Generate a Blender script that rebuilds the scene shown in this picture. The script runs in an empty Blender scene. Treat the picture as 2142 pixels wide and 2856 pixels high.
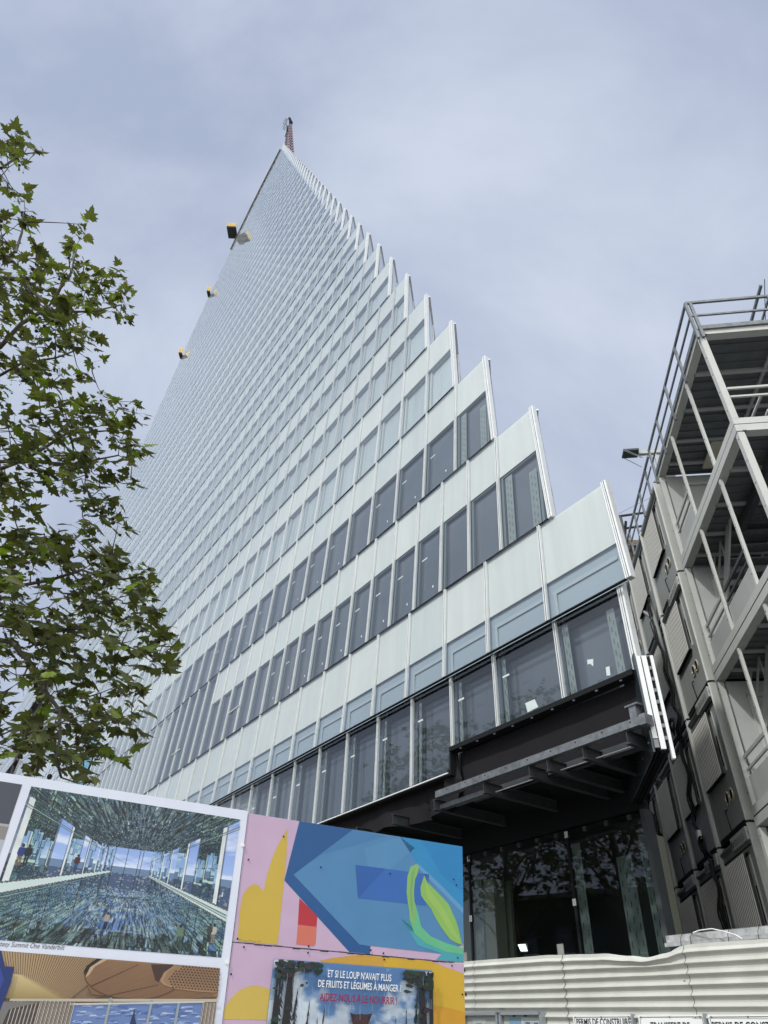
import bpy, bmesh, math, random
from mathutils import Vector, Matrix
R = math.radians
random.seed(11)
scene = bpy.context.scene
# ---------------------------------------------------------------- camera
PITCH, ROLL, EYE = 0.66634, 0.04437, 1.6
up_c = (math.sin(ROLL)*math.cos(PITCH), -math.cos(ROLL)*math.cos(PITCH), math.sin(PITCH))   # world up in camera axes (x right, y down, z forward)
fw = Vector((0, 0, 1)); upv = Vector(up_c); fh = (fw-upv*upv.dot(fw)).normalized(); rt = -fh.cross(upv) if (-fh.cross(upv)).x > 0 else fh.cross(upv)
def cam_to_world(v): return Vector((v.dot(rt), v.dot(fh), v.dot(upv)))
cx = cam_to_world(Vector((1, 0, 0))); cyv = cam_to_world(Vector((0, -1, 0))); cz = cam_to_world(Vector((0, 0, -1)))
cam = bpy.data.cameras.new('camera'); camo = bpy.data.objects.new('camera', cam); scene.collection.objects.link(camo)
M3 = Matrix((cx, cyv, cz)).transposed()
camo.matrix_world = Matrix.Translation((0, 0, EYE)) @ M3.to_4x4()
cam.sensor_fit = 'VERTICAL'; cam.sensor_height = 36.0; cam.sensor_width = 27.0
cam.lens = 1900.0/2856.0*36.0
cam.clip_start = 0.05; cam.clip_end = 4000
scene.camera = camo
# ---------------------------------------------------------------- sky, sun, exposure
SUN_AZ, SUN_EL = R(226), R(47)
S = Vector((math.sin(SUN_AZ)*math.cos(SUN_EL), math.cos(SUN_AZ)*math.cos(SUN_EL), math.sin(SUN_EL)))
world = bpy.data.worlds.new('World'); scene.world = world; world.use_nodes = True
nt = world.node_tree; N = nt.nodes; L = nt.links
bg = N['Background']
sky = N.new('ShaderNodeTexSky'); sky.sky_type = 'NISHITA'; sky.sun_disc = False; sky.sun_elevation = SUN_EL; sky.sun_rotation = SUN_AZ
tc = N.new('ShaderNodeTexCoord')
mp = N.new('ShaderNodeMapping'); mp.inputs['Scale'].default_value = (1, 1.5, .8); mp.inputs['Rotation'].default_value = (.3, .5, .4); L.new(tc.outputs['Generated'], mp.inputs['Vector'])
nz = N.new('ShaderNodeTexNoise'); nz.inputs['Scale'].default_value = 1.9; nz.inputs['Detail'].default_value = 9; nz.inputs['Roughness'].default_value = .55; nz.inputs['Distortion'].default_value = .35
L.new(mp.outputs[0], nz.inputs['Vector'])
cr = N.new('ShaderNodeValToRGB'); cr.color_ramp.elements[0].position = .36; cr.color_ramp.elements[1].position = .68
cr.color_ramp.elements[0].color = (.43, .50, .665, 1); cr.color_ramp.elements[1].color = (.66, .725, .865, 1)
L.new(nz.outputs['Fac'], cr.inputs['Fac'])
sk = N.new('ShaderNodeMix'); sk.data_type = 'RGBA'; sk.blend_type = 'MULTIPLY'; sk.inputs['Factor'].default_value = 1
L.new(sky.outputs[0], sk.inputs['A']); sk.inputs['B'].default_value = (1, 1, 1, 1)
# sky glow added behind the camera, aimed off the sun, to light the hoarding
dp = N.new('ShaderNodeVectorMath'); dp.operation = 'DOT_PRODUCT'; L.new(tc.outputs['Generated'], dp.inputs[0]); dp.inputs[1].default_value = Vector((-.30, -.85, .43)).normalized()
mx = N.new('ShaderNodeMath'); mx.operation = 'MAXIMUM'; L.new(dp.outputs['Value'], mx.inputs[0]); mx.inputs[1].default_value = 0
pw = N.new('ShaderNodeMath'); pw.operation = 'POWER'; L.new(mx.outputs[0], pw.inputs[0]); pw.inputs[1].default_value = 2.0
# unseen sky behind the viewer made whiter and brighter, so its light is neutral
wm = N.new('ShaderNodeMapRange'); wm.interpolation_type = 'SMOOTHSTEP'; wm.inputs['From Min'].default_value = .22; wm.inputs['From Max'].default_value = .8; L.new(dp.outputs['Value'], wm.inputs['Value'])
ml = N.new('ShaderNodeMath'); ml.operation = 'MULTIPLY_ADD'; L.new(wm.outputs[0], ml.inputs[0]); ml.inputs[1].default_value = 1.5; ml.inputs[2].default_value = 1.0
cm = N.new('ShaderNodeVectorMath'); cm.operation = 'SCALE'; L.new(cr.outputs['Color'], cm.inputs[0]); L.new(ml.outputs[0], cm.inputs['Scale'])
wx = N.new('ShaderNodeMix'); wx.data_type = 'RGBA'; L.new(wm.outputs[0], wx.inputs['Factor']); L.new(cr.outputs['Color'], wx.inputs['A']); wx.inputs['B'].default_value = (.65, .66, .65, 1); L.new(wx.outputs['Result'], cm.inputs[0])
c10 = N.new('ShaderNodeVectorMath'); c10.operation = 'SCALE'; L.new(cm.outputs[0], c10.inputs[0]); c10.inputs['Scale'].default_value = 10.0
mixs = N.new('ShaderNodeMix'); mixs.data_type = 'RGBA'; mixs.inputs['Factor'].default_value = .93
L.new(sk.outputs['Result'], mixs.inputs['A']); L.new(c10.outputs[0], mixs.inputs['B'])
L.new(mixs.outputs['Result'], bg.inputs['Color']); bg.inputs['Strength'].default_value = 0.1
sun = bpy.data.lights.new('sun', 'SUN'); sun.energy = 2.3; sun.angle = R(2.5); sun.color = (1, .985, .955)
suno = bpy.data.objects.new('sun', sun); scene.collection.objects.link(suno); suno.rotation_euler = S.to_track_quat('Z', 'Y').to_euler(); suno.location = (0, 0, 60)
scene.view_settings.view_transform = 'Standard'; scene.view_settings.look = 'None'; scene.view_settings.exposure = 0; scene.view_settings.gamma = 1
scene.render.resolution_x = 768; scene.render.resolution_y = 1024
try:
    scene.cycles.max_bounces = 8; scene.cycles.transparent_max_bounces = 12
except Exception: pass

# ---------------------------------------------------------------- materials
def lin(c):
    return tuple(((v/255.0)/12.92 if v/255.0 <= .04045 else ((v/255.0+.055)/1.055)**2.4) for v in c)
MATS = {}
def mat(name, col, rough=.6, metal=0.0, noise=0.0, nscale=3.0, bump=0.0, bscale=30.0, streak=False, spec=.5, coat=0.0):
    if name in MATS: return MATS[name]
    m = bpy.data.materials.new(name); m.use_nodes = True; t = m.node_tree; p = t.nodes['Principled BSDF']
    p.inputs['Roughness'].default_value = rough; p.inputs['Metallic'].default_value = metal
    p.inputs['Specular IOR Level'].default_value = spec
    if coat: p.inputs['Coat Weight'].default_value = coat; p.inputs['Coat Roughness'].default_value = .08
    p.inputs['Base Color'].default_value = (*col, 1)
    if noise or bump:
        c = t.nodes.new('ShaderNodeTexCoord'); mpn = t.nodes.new('ShaderNodeMapping'); t.links.new(c.outputs['Object'], mpn.inputs[0])
        if streak: mpn.inputs['Scale'].default_value = (5, 5, .5)
    if noise:
        n = t.nodes.new('ShaderNodeTexNoise'); n.inputs['Scale'].default_value = nscale; n.inputs['Detail'].default_value = 6; n.inputs['Roughness'].default_value = .6
        t.links.new(mpn.outputs[0], n.inputs['Vector'])
        r = t.nodes.new('ShaderNodeValToRGB'); r.color_ramp.elements[0].position = .3; r.color_ramp.elements[1].position = .7
        r.color_ramp.elements[0].color = (*[v*(1-noise) for v in col], 1); r.color_ramp.elements[1].color = (*[min(1, v*(1+noise*.6)) for v in col], 1)
        t.links.new(n.outputs['Fac'], r.inputs['Fac']); t.links.new(r.outputs['Color'], p.inputs['Base Color'])
        mr = t.nodes.new('ShaderNodeMapRange'); mr.inputs['To Min'].default_value = max(0.02, rough-.12); mr.inputs['To Max'].default_value = min(1, rough+.12)
        t.links.new(n.outputs['Fac'], mr.inputs['Value']); t.links.new(mr.outputs[0], p.inputs['Roughness'])
    if bump:
        n2 = t.nodes.new('ShaderNodeTexNoise'); n2.inputs['Scale'].default_value = bscale; n2.inputs['Detail'].default_value = 3
        t.links.new(c.outputs['Object'], n2.inputs['Vector'])
        b = t.nodes.new('ShaderNodeBump'); b.inputs['Strength'].default_value = bump; b.inputs['Distance'].default_value = .02
        t.links.new(n2.outputs['Fac'], b.inputs['Height']); t.links.new(b.outputs[0], p.inputs['Normal'])
    MATS[name] = m; return m
def glassmat(name, tint, ior=1.75, rough=0.0, wave=0.0):
    m = bpy.data.materials.new(name); m.use_nodes = True; t = m.node_tree; t.nodes.clear()
    o = t.nodes.new('ShaderNodeOutputMaterial'); mx_ = t.nodes.new('ShaderNodeMixShader'); tr = t.nodes.new('ShaderNodeBsdfTransparent'); gl = t.nodes.new('ShaderNodeBsdfGlossy'); fr = t.nodes.new('ShaderNodeFresnel')
    tr.inputs['Color'].default_value = (*tint, 1); gl.inputs['Roughness'].default_value = rough; fr.inputs['IOR'].default_value = ior
    gl.inputs['Color'].default_value = (.92, .96, 1, 1)
    ge = t.nodes.new('ShaderNodeNewGeometry'); mi_ = t.nodes.new('ShaderNodeMix'); t.links.new(ge.outputs['Backfacing'], mi_.inputs['Factor']); mi_.inputs['A'].default_value = ior; mi_.inputs['B'].default_value = 1.0/ior; t.links.new(mi_.outputs['Result'], fr.inputs['IOR'])
    if wave:
        c = t.nodes.new('ShaderNodeTexCoord'); n = t.nodes.new('ShaderNodeTexNoise'); n.inputs['Scale'].default_value = .7; n.inputs['Detail'].default_value = 1
        b = t.nodes.new('ShaderNodeBump'); b.inputs['Strength'].default_value = wave; b.inputs['Distance'].default_value = .05
        t.links.new(c.outputs['Object'], n.inputs['Vector']); t.links.new(n.outputs['Fac'], b.inputs['Height']); t.links.new(b.outputs[0], gl.inputs['Normal'])
    t.links.new(fr.outputs[0], mx_.inputs[0]); t.links.new(tr.outputs[0], mx_.inputs[1]); t.links.new(gl.outputs[0], mx_.inputs[2]); t.links.new(mx_.outputs[0], o.inputs[0])
    MATS[name] = m; return m
def printmat(name, rough=.38):
    m = bpy.data.materials.new(name); m.use_nodes = True; t = m.node_tree; p = t.nodes['Principled BSDF']; p.inputs['Roughness'].default_value = rough
    a = t.nodes.new('ShaderNodeVertexColor'); a.layer_name = 'Col'
    c = t.nodes.new('ShaderNodeTexCoord'); n = t.nodes.new('ShaderNodeTexNoise'); n.inputs['Scale'].default_value = 6; n.inputs['Detail'].default_value = 8
    r = t.nodes.new('ShaderNodeMapRange'); r.inputs['To Min'].default_value = .9; r.inputs['To Max'].default_value = 1.07
    v = t.nodes.new('ShaderNodeVectorMath'); v.operation = 'SCALE'
    t.links.new(c.outputs['Object'], n.inputs['Vector']); t.links.new(n.outputs['Fac'], r.inputs['Value']); t.links.new(a.outputs['Color'], v.inputs[0]); t.links.new(r.outputs[0], v.inputs['Scale']); t.links.new(v.outputs[0], p.inputs['Base Color'])
    b = t.nodes.new('ShaderNodeBump'); b.inputs['Strength'].default_value = .12; b.inputs['Distance'].default_value = .01
    n2 = t.nodes.new('ShaderNodeTexNoise'); n2.inputs['Scale'].default_value = 9; n2.inputs['Detail'].default_value = 4; t.links.new(c.outputs['Object'], n2.inputs['Vector']); t.links.new(n2.outputs['Fac'], b.inputs['Height']); t.links.new(b.outputs[0], p.inputs['Normal'])
    MATS[name] = m; return m
GLASS = glassmat('facade_glass', (.93, .955, .945), 1.7, 0.0, .05)
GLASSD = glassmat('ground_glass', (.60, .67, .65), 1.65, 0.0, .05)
PRINT = printmat('printed_vinyl')
SPAN = mat('spandrel_white', (.62, .64, .63), .5, noise=.07, nscale=.7, streak=True)
SPAN2 = mat('spandrel_white_cool', (.58, .61, .61), .5, noise=.07, nscale=.9, streak=True)
SPAN3 = mat('spandrel_white_warm', (.65, .665, .65), .5, noise=.07, nscale=.6, streak=True)
INFR = mat('inner_frame', (.56, .60, .61), .45)
INFD = mat('inner_frame_dark', (.13, .165, .185), .4)
INFS = mat('inner_frame_mid', (.36, .42, .47), .4)
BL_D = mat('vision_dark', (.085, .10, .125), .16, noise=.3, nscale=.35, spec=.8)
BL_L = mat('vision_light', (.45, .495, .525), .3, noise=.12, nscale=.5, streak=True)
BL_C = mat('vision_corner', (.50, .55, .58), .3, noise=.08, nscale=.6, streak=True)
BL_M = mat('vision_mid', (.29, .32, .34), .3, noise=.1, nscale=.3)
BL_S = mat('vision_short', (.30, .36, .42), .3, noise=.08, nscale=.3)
ALU = mat('aluminium', (.78, .80, .80), .42, .1, noise=.06, nscale=4)
ALUM = mat('aluminium_matt', (.60, .63, .645), .5, .1, noise=.06, nscale=4)
ALUG = mat('aluminium_grey', (.36, .39, .41), .4, .4)
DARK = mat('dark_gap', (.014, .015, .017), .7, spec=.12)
CORE = mat('core_dark', (.12, .125, .13), .8)
BLACKF = mat('black_membrane', (.017, .0165, .019), .75, spec=.12, bump=.5, bscale=2.2)
GALV = mat('galvanised', (.22, .235, .25), .42, .55, noise=.35, nscale=9)
STEEL = mat('painted_steel_grey', (.06, .068, .072), .5, .2, noise=.2, nscale=6)
CABW = mat('cabin_grey', (.32, .335, .32), .5, noise=.10, nscale=1.3, streak=True)
CABP = mat('cabin_post', (.47, .48, .45), .45, noise=.08, nscale=2)
SLAT = mat('slat_cream', (.66, .66, .62), .5, noise=.06, nscale=5)
GALW = mat('gallery_white', (.52, .53, .50), .45, noise=.08, nscale=2.5)
GALP = mat('gallery_panel', (.42, .435, .42), .5, noise=.07, nscale=2)
GALD = mat('gallery_deck', (.15, .165, .17), .5, .3, noise=.2, nscale=4)
CABLE = mat('cable_black', (.012, .012, .014), .55)
FENCE = mat('fence_cream', (.54, .545, .50), .5, noise=.14, nscale=2.2, streak=False, bump=.05, bscale=8)
BARK = mat('bark', (.10, .085, .065), .85, noise=.45, nscale=6, bump=.6, bscale=18)
BALL = mat('seed_ball', (.05, .032, .02), .9, bump=.8, bscale=60)
RED = mat('crane_red', (.15, .03, .04), .5)
CRGREY = mat('crane_grey', (.12, .14, .16), .5)
YEL = mat('platform_yellow', (.75, .50, .03), .5)
PLD = mat('platform_under', (.06, .06, .055), .7)
FILM = mat('blue_film', (.09, .27, .38), .22, noise=.35, nscale=1.3, bump=.9, bscale=1.6)
WHITE = mat('white_enamel', (.82, .83, .82), .35, noise=.04, nscale=3)
INK = mat('ink', (.012, .012, .02), .5)
TAPE = mat('seal_film', (.20, .24, .245), .4, noise=.15, nscale=2)
TAPEG = mat('seal_film_ground', (.20, .225, .22), .4, noise=.3, nscale=3)
STICK = mat('sticker', (.75, .80, .78), .5)
WOODT = mat('scaffold_timber', (.20, .15, .10), .8, noise=.3, nscale=5)

# ---------------------------------------------------------------- mesh helper
class MB:
    def __init__(s): s.v = []; s.f = []; s.m = []; s.c = []; s.smooth = []
    def face(s, pts, mi=0, col=None, sm=False):
        b = len(s.v); s.v += [tuple(p) for p in pts]; s.f.append(tuple(range(b, b+len(pts)))); s.m.append(mi); s.c.append(col); s.smooth.append(sm)
    def box(s, a, b, mi=0, col=None):
        x0, x1 = sorted((a[0], b[0])); y0, y1 = sorted((a[1], b[1])); z0, z1 = sorted((a[2], b[2]))
        n = len(s.v); s.v += [(x0, y0, z0), (x1, y0, z0), (x1, y1, z0), (x0, y1, z0), (x0, y0, z1), (x1, y0, z1), (x1, y1, z1), (x0, y1, z1)]
        for q in ((0, 3, 2, 1), (4, 5, 6, 7), (0, 1, 5, 4), (1, 2, 6, 5), (2, 3, 7, 6), (3, 0, 4, 7)):
            s.f.append(tuple(n+i for i in q)); s.m.append(mi); s.c.append(col); s.smooth.append(False)
    def hexa(s, lo, hi, mi=0, col=None):
        """lo, hi: 4 points each (bottom ring, top ring)"""
        n = len(s.v); s.v += [tuple(p) for p in lo]+[tuple(p) for p in hi]
        for q in ((3, 2, 1, 0), (4, 5, 6, 7), (0, 1, 5, 4), (1, 2, 6, 5), (2, 3, 7, 6), (3, 0, 4, 7)):
            s.f.append(tuple(n+i for i in q)); s.m.append(mi); s.c.append(col); s.smooth.append(False)
    def prism(s, poly, z0, z1, mi=0):
        n = len(poly); b = len(s.v); s.v += [(p[0], p[1], z0) for p in poly]+[(p[0], p[1], z1) for p in poly]
        s.f.append(tuple(b+i for i in reversed(range(n)))); s.f.append(tuple(b+n+i for i in range(n)))
        for i in range(n): s.f.append((b+i, b+(i+1) % n, b+n+(i+1) % n, b+n+i))
        s.m += [mi]*(n+2); s.c += [None]*(n+2); s.smooth += [False]*(n+2)
    def bar(s, p, q, w, h=None, mi=0, up=(0, 0, 1), col=None):
        p = Vector(p); q = Vector(q); d = (q-p).normalized(); u = Vector(up)
        if abs(d.dot(u)) > .98: u = Vector((1, 0, 0))
        a = d.cross(u).normalized(); b = a.cross(d).normalized(); h = h or w
        r = [a*w/2+b*h/2, -a*w/2+b*h/2, -a*w/2-b*h/2, a*w/2-b*h/2]
        s.hexa([p+k for k in r], [q+k for k in r], mi, col)
    def tube(s, pts, r, n=8, mi=0, taper=None):
        pts = [Vector(p) for p in pts]; rings = []
        for i, p in enumerate(pts):
            d = (pts[min(i+1, len(pts)-1)]-pts[max(i-1, 0)]).normalized(); u = Vector((0, 0, 1)) if abs(d.z) < .9 else Vector((1, 0, 0))
            a = d.cross(u).normalized(); b = a.cross(d); rr = r if taper is None else r+(taper-r)*i/(len(pts)-1)
            k = len(s.v); s.v += [tuple(p+(a*math.cos(2*math.pi*j/n)+b*math.sin(2*math.pi*j/n))*rr) for j in range(n)]; rings.append(k)
        for i in range(len(rings)-1):
            for j in range(n):
                s.f.append((rings[i]+j, rings[i]+(j+1) % n, rings[i+1]+(j+1) % n, rings[i+1]+j)); s.m.append(mi); s.c.append(None); s.smooth.append(True)
        for k in (rings[0], rings[-1]): s.f.append(tuple(k+j for j in range(n))); s.m.append(mi); s.c.append(None); s.smooth.append(False)
    def build(s, name, mats, parent=None, off=(0, 0, 0)):
        me = bpy.data.meshes.new(name); ox, oy, oz = off
        me.from_pydata([(v[0]-ox, v[1]-oy, v[2]-oz) for v in s.v], [], s.f)
        for m in mats: me.materials.append(m)
        me.polygons.foreach_set('material_index', s.m); me.polygons.foreach_set('use_smooth', s.smooth)
        if any(c is not None for c in s.c):
            ca = me.color_attributes.new('Col', 'FLOAT_COLOR', 'CORNER'); buf = []
            for f, c in zip(s.f, s.c):
                c = c or (.5, .5, .5)
                buf += [c[0], c[1], c[2], 1.0]*len(f)
            ca.data.foreach_set('color', buf)
        me.update()
        o = bpy.data.objects.new(name, me); scene.collection.objects.link(o)
        if parent: o.parent = parent
        return o
def tag(o, label=None, cat=None, group=None, kind=None):
    if label: o['label'] = label
    if cat: o['category'] = cat
    if group: o['group'] = group
    if kind: o['kind'] = kind
    return o
class Thing:
    """an Empty at the thing's base in a turned frame; parts are given in frame coordinates"""
    def __init__(s, name, ang, base, label, cat, group=None):
        s.o = bpy.data.objects.new(name, None); scene.collection.objects.link(s.o); s.base = base; s.ang = ang
        s.o.rotation_euler = (0, 0, ang); s.o.location = Matrix.Rotation(ang, 4, 'Z') @ Vector(base); s.o.empty_display_size = .3
        tag(s.o, label, cat, group)
    def part(s, name, mb, mats, parent=None, label=None):
        o = mb.build(name, mats, parent or s.o, s.base)
        if label: o['label'] = label
        return o
def copy_tree(o, parent=None):
    c = o.copy(); scene.collection.objects.link(c)
    if parent: c.parent = parent
    for ch in [x for x in bpy.data.objects if x.parent == o]: copy_tree(ch, c)
    return c
def text_polys(body, size=1.0, shear=0.0, offset=0.0, align='LEFT'):
    cu = bpy.data.curves.new('t', 'FONT'); cu.body = body; cu.size = size; cu.shear = shear; cu.offset = offset; cu.align_x = align; cu.resolution_u = 3
    ob = bpy.data.objects.new('t', cu); scene.collection.objects.link(ob)
    dg = bpy.context.evaluated_depsgraph_get(); me = bpy.data.meshes.new_from_object(ob.evaluated_get(dg))
    vs = [tuple(v.co) for v in me.vertices]; fs = [tuple(p.vertices) for p in me.polygons]
    bpy.data.objects.remove(ob); bpy.data.curves.remove(cu); bpy.data.meshes.remove(me)
    return vs, fs
def put_text(mb, body, fn, w, h, mi=0, col=None, shear=0.0, offset=0.0):
    """fit the text in w x h (metres); fn maps (u,v) to a point"""
    vs, fs = text_polys(body, 1.0, shear, offset)
    x0 = min(v[0] for v in vs); x1 = max(v[0] for v in vs); y0 = min(0, min(v[1] for v in vs)); y1 = max(v[1] for v in vs)
    for f in fs: mb.face([fn((vs[i][0]-x0)/(x1-x0)*w, (vs[i][1]-y0)/(y1-y0)*h) for i in f], mi, col)

# ---------------------------------------------------------------- ground
g = MB(); g.face([(-900, -900, 0), (900, -900, 0), (900, 900, 0), (-900, 900, 0)])
tag(g.build('ground', [mat('ground_asphalt', (.17, .165, .155), .85, noise=.25, nscale=.6)]), kind='structure')
g = MB(); g.box((-40, -6, .001), (40, 4.6, .12)); tag(g.build('pavement', [mat('pavement_concrete', (.24, .235, .225), .8, noise=.15, nscale=2)]), kind='structure')

# ================================================================ SKYSCRAPER
HF = 3.9; FANG = R(122.509)
def Dz(z): return 9.141+.0422*(z-1.6)
tower = Thing('skyscraper', FANG, (60, -20, 0), 'very tall pale glass tower tapering to a point with a saw-toothed right edge', 'skyscraper')
XLT = [(8, 152), (46, 147.5), (58, 142), (81, 128), (89, 123.7), (104, 116), (121, 111), (131, 108.8), (138, 106), (143, 102.5), (153, 97), (160, 90.8), (163, 86.9), (165.5, 83.0), (166.9, 77.9), (170, 77.5)]
def XL(z):
    for (a, b), (c, d) in zip(XLT, XLT[1:]):
        if a <= z <= c: return b+(d-b)*(z-a)/(c-a)
    return XLT[-1][1]
def XRb(k): return (2.083+.445*k)*HF
def XRt(k): return XRb(k)+.066*HF
def ZB(k): return 11.038+HF*k
MG, MSP, MIN, MBD, MBL, MBM, MBS, MAL, MDK, MTP, MST, MFD, MFS, MBC, MDG, MS2, MS3, MRO, MAM = range(19)
TM = [GLASS, SPAN, INFR, BL_D, BL_L, BL_M, BL_S, ALU, DARK, TAPE, STICK, INFD, INFS, BL_C, mat('mullion_gap', (.03, .033, .036), .6), SPAN2, SPAN3, mat('overhang_reflection_dark', (.045, .05, .058), .3), ALUM]
fd = lambda X, D, z: (X, -D, z)
def panel(T, xa, xb, z0, z1, zs, inner, xat=None, D=None, detail=2, mull=True, dI=.26):
    """T: dict of MeshBuilders. xa right side (small X) .. xb left side"""
    Df = (lambda z: D) if D else Dz
    xat = xa if xat is None else xat
    def q(o, x0, x1, za, zb, mi, x0t=None):
        x0t = x0 if x0t is None else x0t
        return [fd(x0, Df(za)+o, za), fd(x1, Df(za)+o, za), fd(x1, Df(zb)+o, zb), fd(x0t, Df(zb)+o, zb)]
    j = .012
    rj = lambda: random.uniform(-.007, .007)
    T['g'].face([(v[0], v[1]+rj(), v[2]) for v in q(0, xa, xb, z0+j, z1-j, 0, xat)], MG)
    fs = (zs-z0)/(z1-z0) if zs else 1
    xs = xa+(xat-xa)*fs
    if zs and zs < z1:
        ms = random.choice((MSP, MSP, MS2, MS3)); und = {MBD: MBD, MBS: MBS}.get(inner, inner)
        T['s'].face([fd(xs, Df(zs)+.06, zs), fd(xb, Df(zs)+.06, zs), fd(xb, Df(z1)+.06, z1-.015), fd(xat, Df(z1)+.06, z1-.015)], ms)
        T['s'].face([fd(xs, Df(zs)+.06, zs), fd(xb, Df(zs)+.06, zs), fd(xb, Df(zs)+dI+.03, zs+.002), fd(xs, Df(zs)+dI+.03, zs+.002)], und)
    zt = zs if zs else z1-.03
    T['b'].face(q(dI+.03, xa-.0, xb, z0+.02, zt, 0, xs), inner)
    MF = {MBD: MFD, MBS: MFS}.get(inner, MIN)
    if detail and inner != MBS:
        wf = .075
        for (x0, x1, za, zb) in ((xb-.03-wf, xb-.03, z0+.03, zt-.005), (xs+.02, xs+.02+wf, z0+.03, zt-.005)):
            T['f'].hexa([fd(x0, Df(za)+dI-.05, za), fd(x1, Df(za)+dI-.05, za), fd(x1, Df(za)+dI+.02, za), fd(x0, Df(za)+dI+.02, za)], [fd(x0, Df(zb)+dI-.05, zb), fd(x1, Df(zb)+dI-.05, zb), fd(x1, Df(zb)+dI+.02, zb), fd(x0, Df(zb)+dI+.02, zb)], MF)
        for (za, zb) in ((zt-.05, zt-.008), (z0+.03, z0+.10)):
            T['f'].hexa([fd(xs+.11, Df(za)+dI-.05, za), fd(xb-.12, Df(za)+dI-.05, za), fd(xb-.12, Df(za)+dI+.02, za), fd(xs+.11, Df(za)+dI+.02, za)], [fd(xs+.11, Df(zb)+dI-.05, zb), fd(xb-.12, Df(zb)+dI-.05, zb), fd(xb-.12, Df(zb)+dI+.02, zb), fd(xs+.11, Df(zb)+dI+.02, zb)], MF)
    if inner == MBS:
        T['f'].face([fd(xs+.1, Df(zt)+dI-.012, zt-.34), fd(xb-.16, Df(zt)+dI-.012, zt-.34), fd(xb-.16, Df(zt)+dI-.012, zt-.25), fd(xs+.1, Df(zt)+dI-.012, zt-.25)], MFS)
        T['f'].face([fd(xb-.24, Df(zt)+dI-.014, z0+.06), fd(xb-.16, Df(zt)+dI-.014, z0+.06), fd(xb-.16, Df(zt)+dI-.014, zt-.25), fd(xb-.24, Df(zt)+dI-.014, zt-.25)], MFS)
    # horizontal joint: dark line at the foot
    T['m'].hexa([fd(xa, Df(z0)-.008, z0-.012), fd(xb, Df(z0)-.008, z0-.012), fd(xb, Df(z0)+.05, z0-.012), fd(xa, Df(z0)+.05, z0-.012)], [fd(xa, Df(z0)-.008, z0+.014), fd(xb, Df(z0)-.008, z0+.014), fd(xb, Df(z0)+.05, z0+.014), fd(xa, Df(z0)+.05, z0+.014)], MDK)
    pj = .022 if z0 < 22 else (.014 if z0 < 60 else .008)
    if mull:
        for (o0, o1, pr, mi) in ((-.034, -.015, pj, MAL if z0 < 20 else MAM), (-.014, .012, .004, MDG), (.013, .032, pj, MAL if z0 < 20 else MAM)):
            x0, x1 = xb+o0, xb+o1
            T['m'].hexa([fd(x0, Df(z0)-pr, z0+.016), fd(x1, Df(z0)-pr, z0+.016), fd(x1, Df(z0)+.05, z0+.016), fd(x0, Df(z0)+.05, z0+.016)], [fd(x0, Df(z1)-pr, z1-.016), fd(x1, Df(z1)-pr, z1-.016), fd(x1, Df(z1)+.05, z1-.016), fd(x0, Df(z1)+.05, z1-.016)], mi)
def corner(T, xb_, xt_, z0, z1, D=None):
    Df = (lambda z: D) if D else Dz
    pat = [(.0, .03, .012, MAL), (.031, .045, .0, MDG), (.046, .072, .018, MAL), (.073, .088, .004, MDG), (.089, .135, .012, MAL)]
    for (a, b, pr, mi) in pat:
        a2, b2 = -b, -a
        T['m'].hexa([fd(xb_+a2, Df(z0)-pr, z0), fd(xb_+b2, Df(z0)-pr, z0), fd(xb_+b2, Df(z0)+.12, z0), fd(xb_+a2, Df(z0)+.12, z0)], [fd(xt_+a2, Df(z1)-pr, z1), fd(xt_+b2, Df(z1)-pr, z1), fd(xt_+b2, Df(z1)+.12, z1), fd(xt_+a2, Df(z1)+.12, z1)], mi)
fieldT = MB(); FT = {c: fieldT for c in 'gsbfm'}
nwin = [0]
def window(xa, xb, z0, z1, zs, inner, xat=None, D=None, first=False, label=None, tapes=(), stick=(), dI=.26):
    T = {c: MB() for c in 'gsbfm'}
    panel(T, xa, xb, z0, z1, zs, inner, xat, D, dI=dI)
    w = tower.part('window', T['g'], TM)
    if label: w['label'] = label
    if zs: tower.part('spandrel', T['s'], TM, w)
    if D: T['b'].face([fd(xa, D+.24, 8.40), fd(xb, D+.24, 8.40), fd(xb, D+.24, z1), fd(xa, D+.24, z1)], MRO)  # dark strip stands in for the overhang's underside mirrored in the glass
    tower.part('inner_frame', T['f'], TM, w)
    tower.part('inner_pane', T['b'], TM, w)
    if first: corner(T, xa, xat if xat is not None else xa, z0, z1, D)
    tower.part('mullion', T['m'], TM, w)
    if tapes:
        b = MB(); Df = (lambda z: D) if D else Dz
        for (x0, x1, za, zb) in tapes:
            b.face([fd(x0, Df(za)+.11, za), fd(x1, Df(za)+.11, za), fd(x1, Df(zb)+.11, zb), fd(x0, Df(zb)+.11, zb)], MTP)
            z = za+.08; i = 0
            while z < zb-.2:
                for c in (.28, .68):
                    xx = x0+(x1-x0)*c; zz = z+(.11 if c > .5 else 0)
                    b.face([fd(xx-.008, Df(zz)+.1, zz), fd(xx+.008, Df(zz)+.1, zz), fd(xx+.008, Df(zz)+.1, zz+.1), fd(xx-.008, Df(zz)+.1, zz+.1)], MBD)
                z += .23
        tower.part('sealing_film', b, TM, w)
    if stick:
        b = MB(); Df = (lambda z: D) if D else Dz
        for pts in stick: b.face([fd(x, Df(z)+.012, z) for (x, z) in pts], MST)
        tower.part('sticker', b, TM, w)
    nwin[0] += 1
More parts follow.
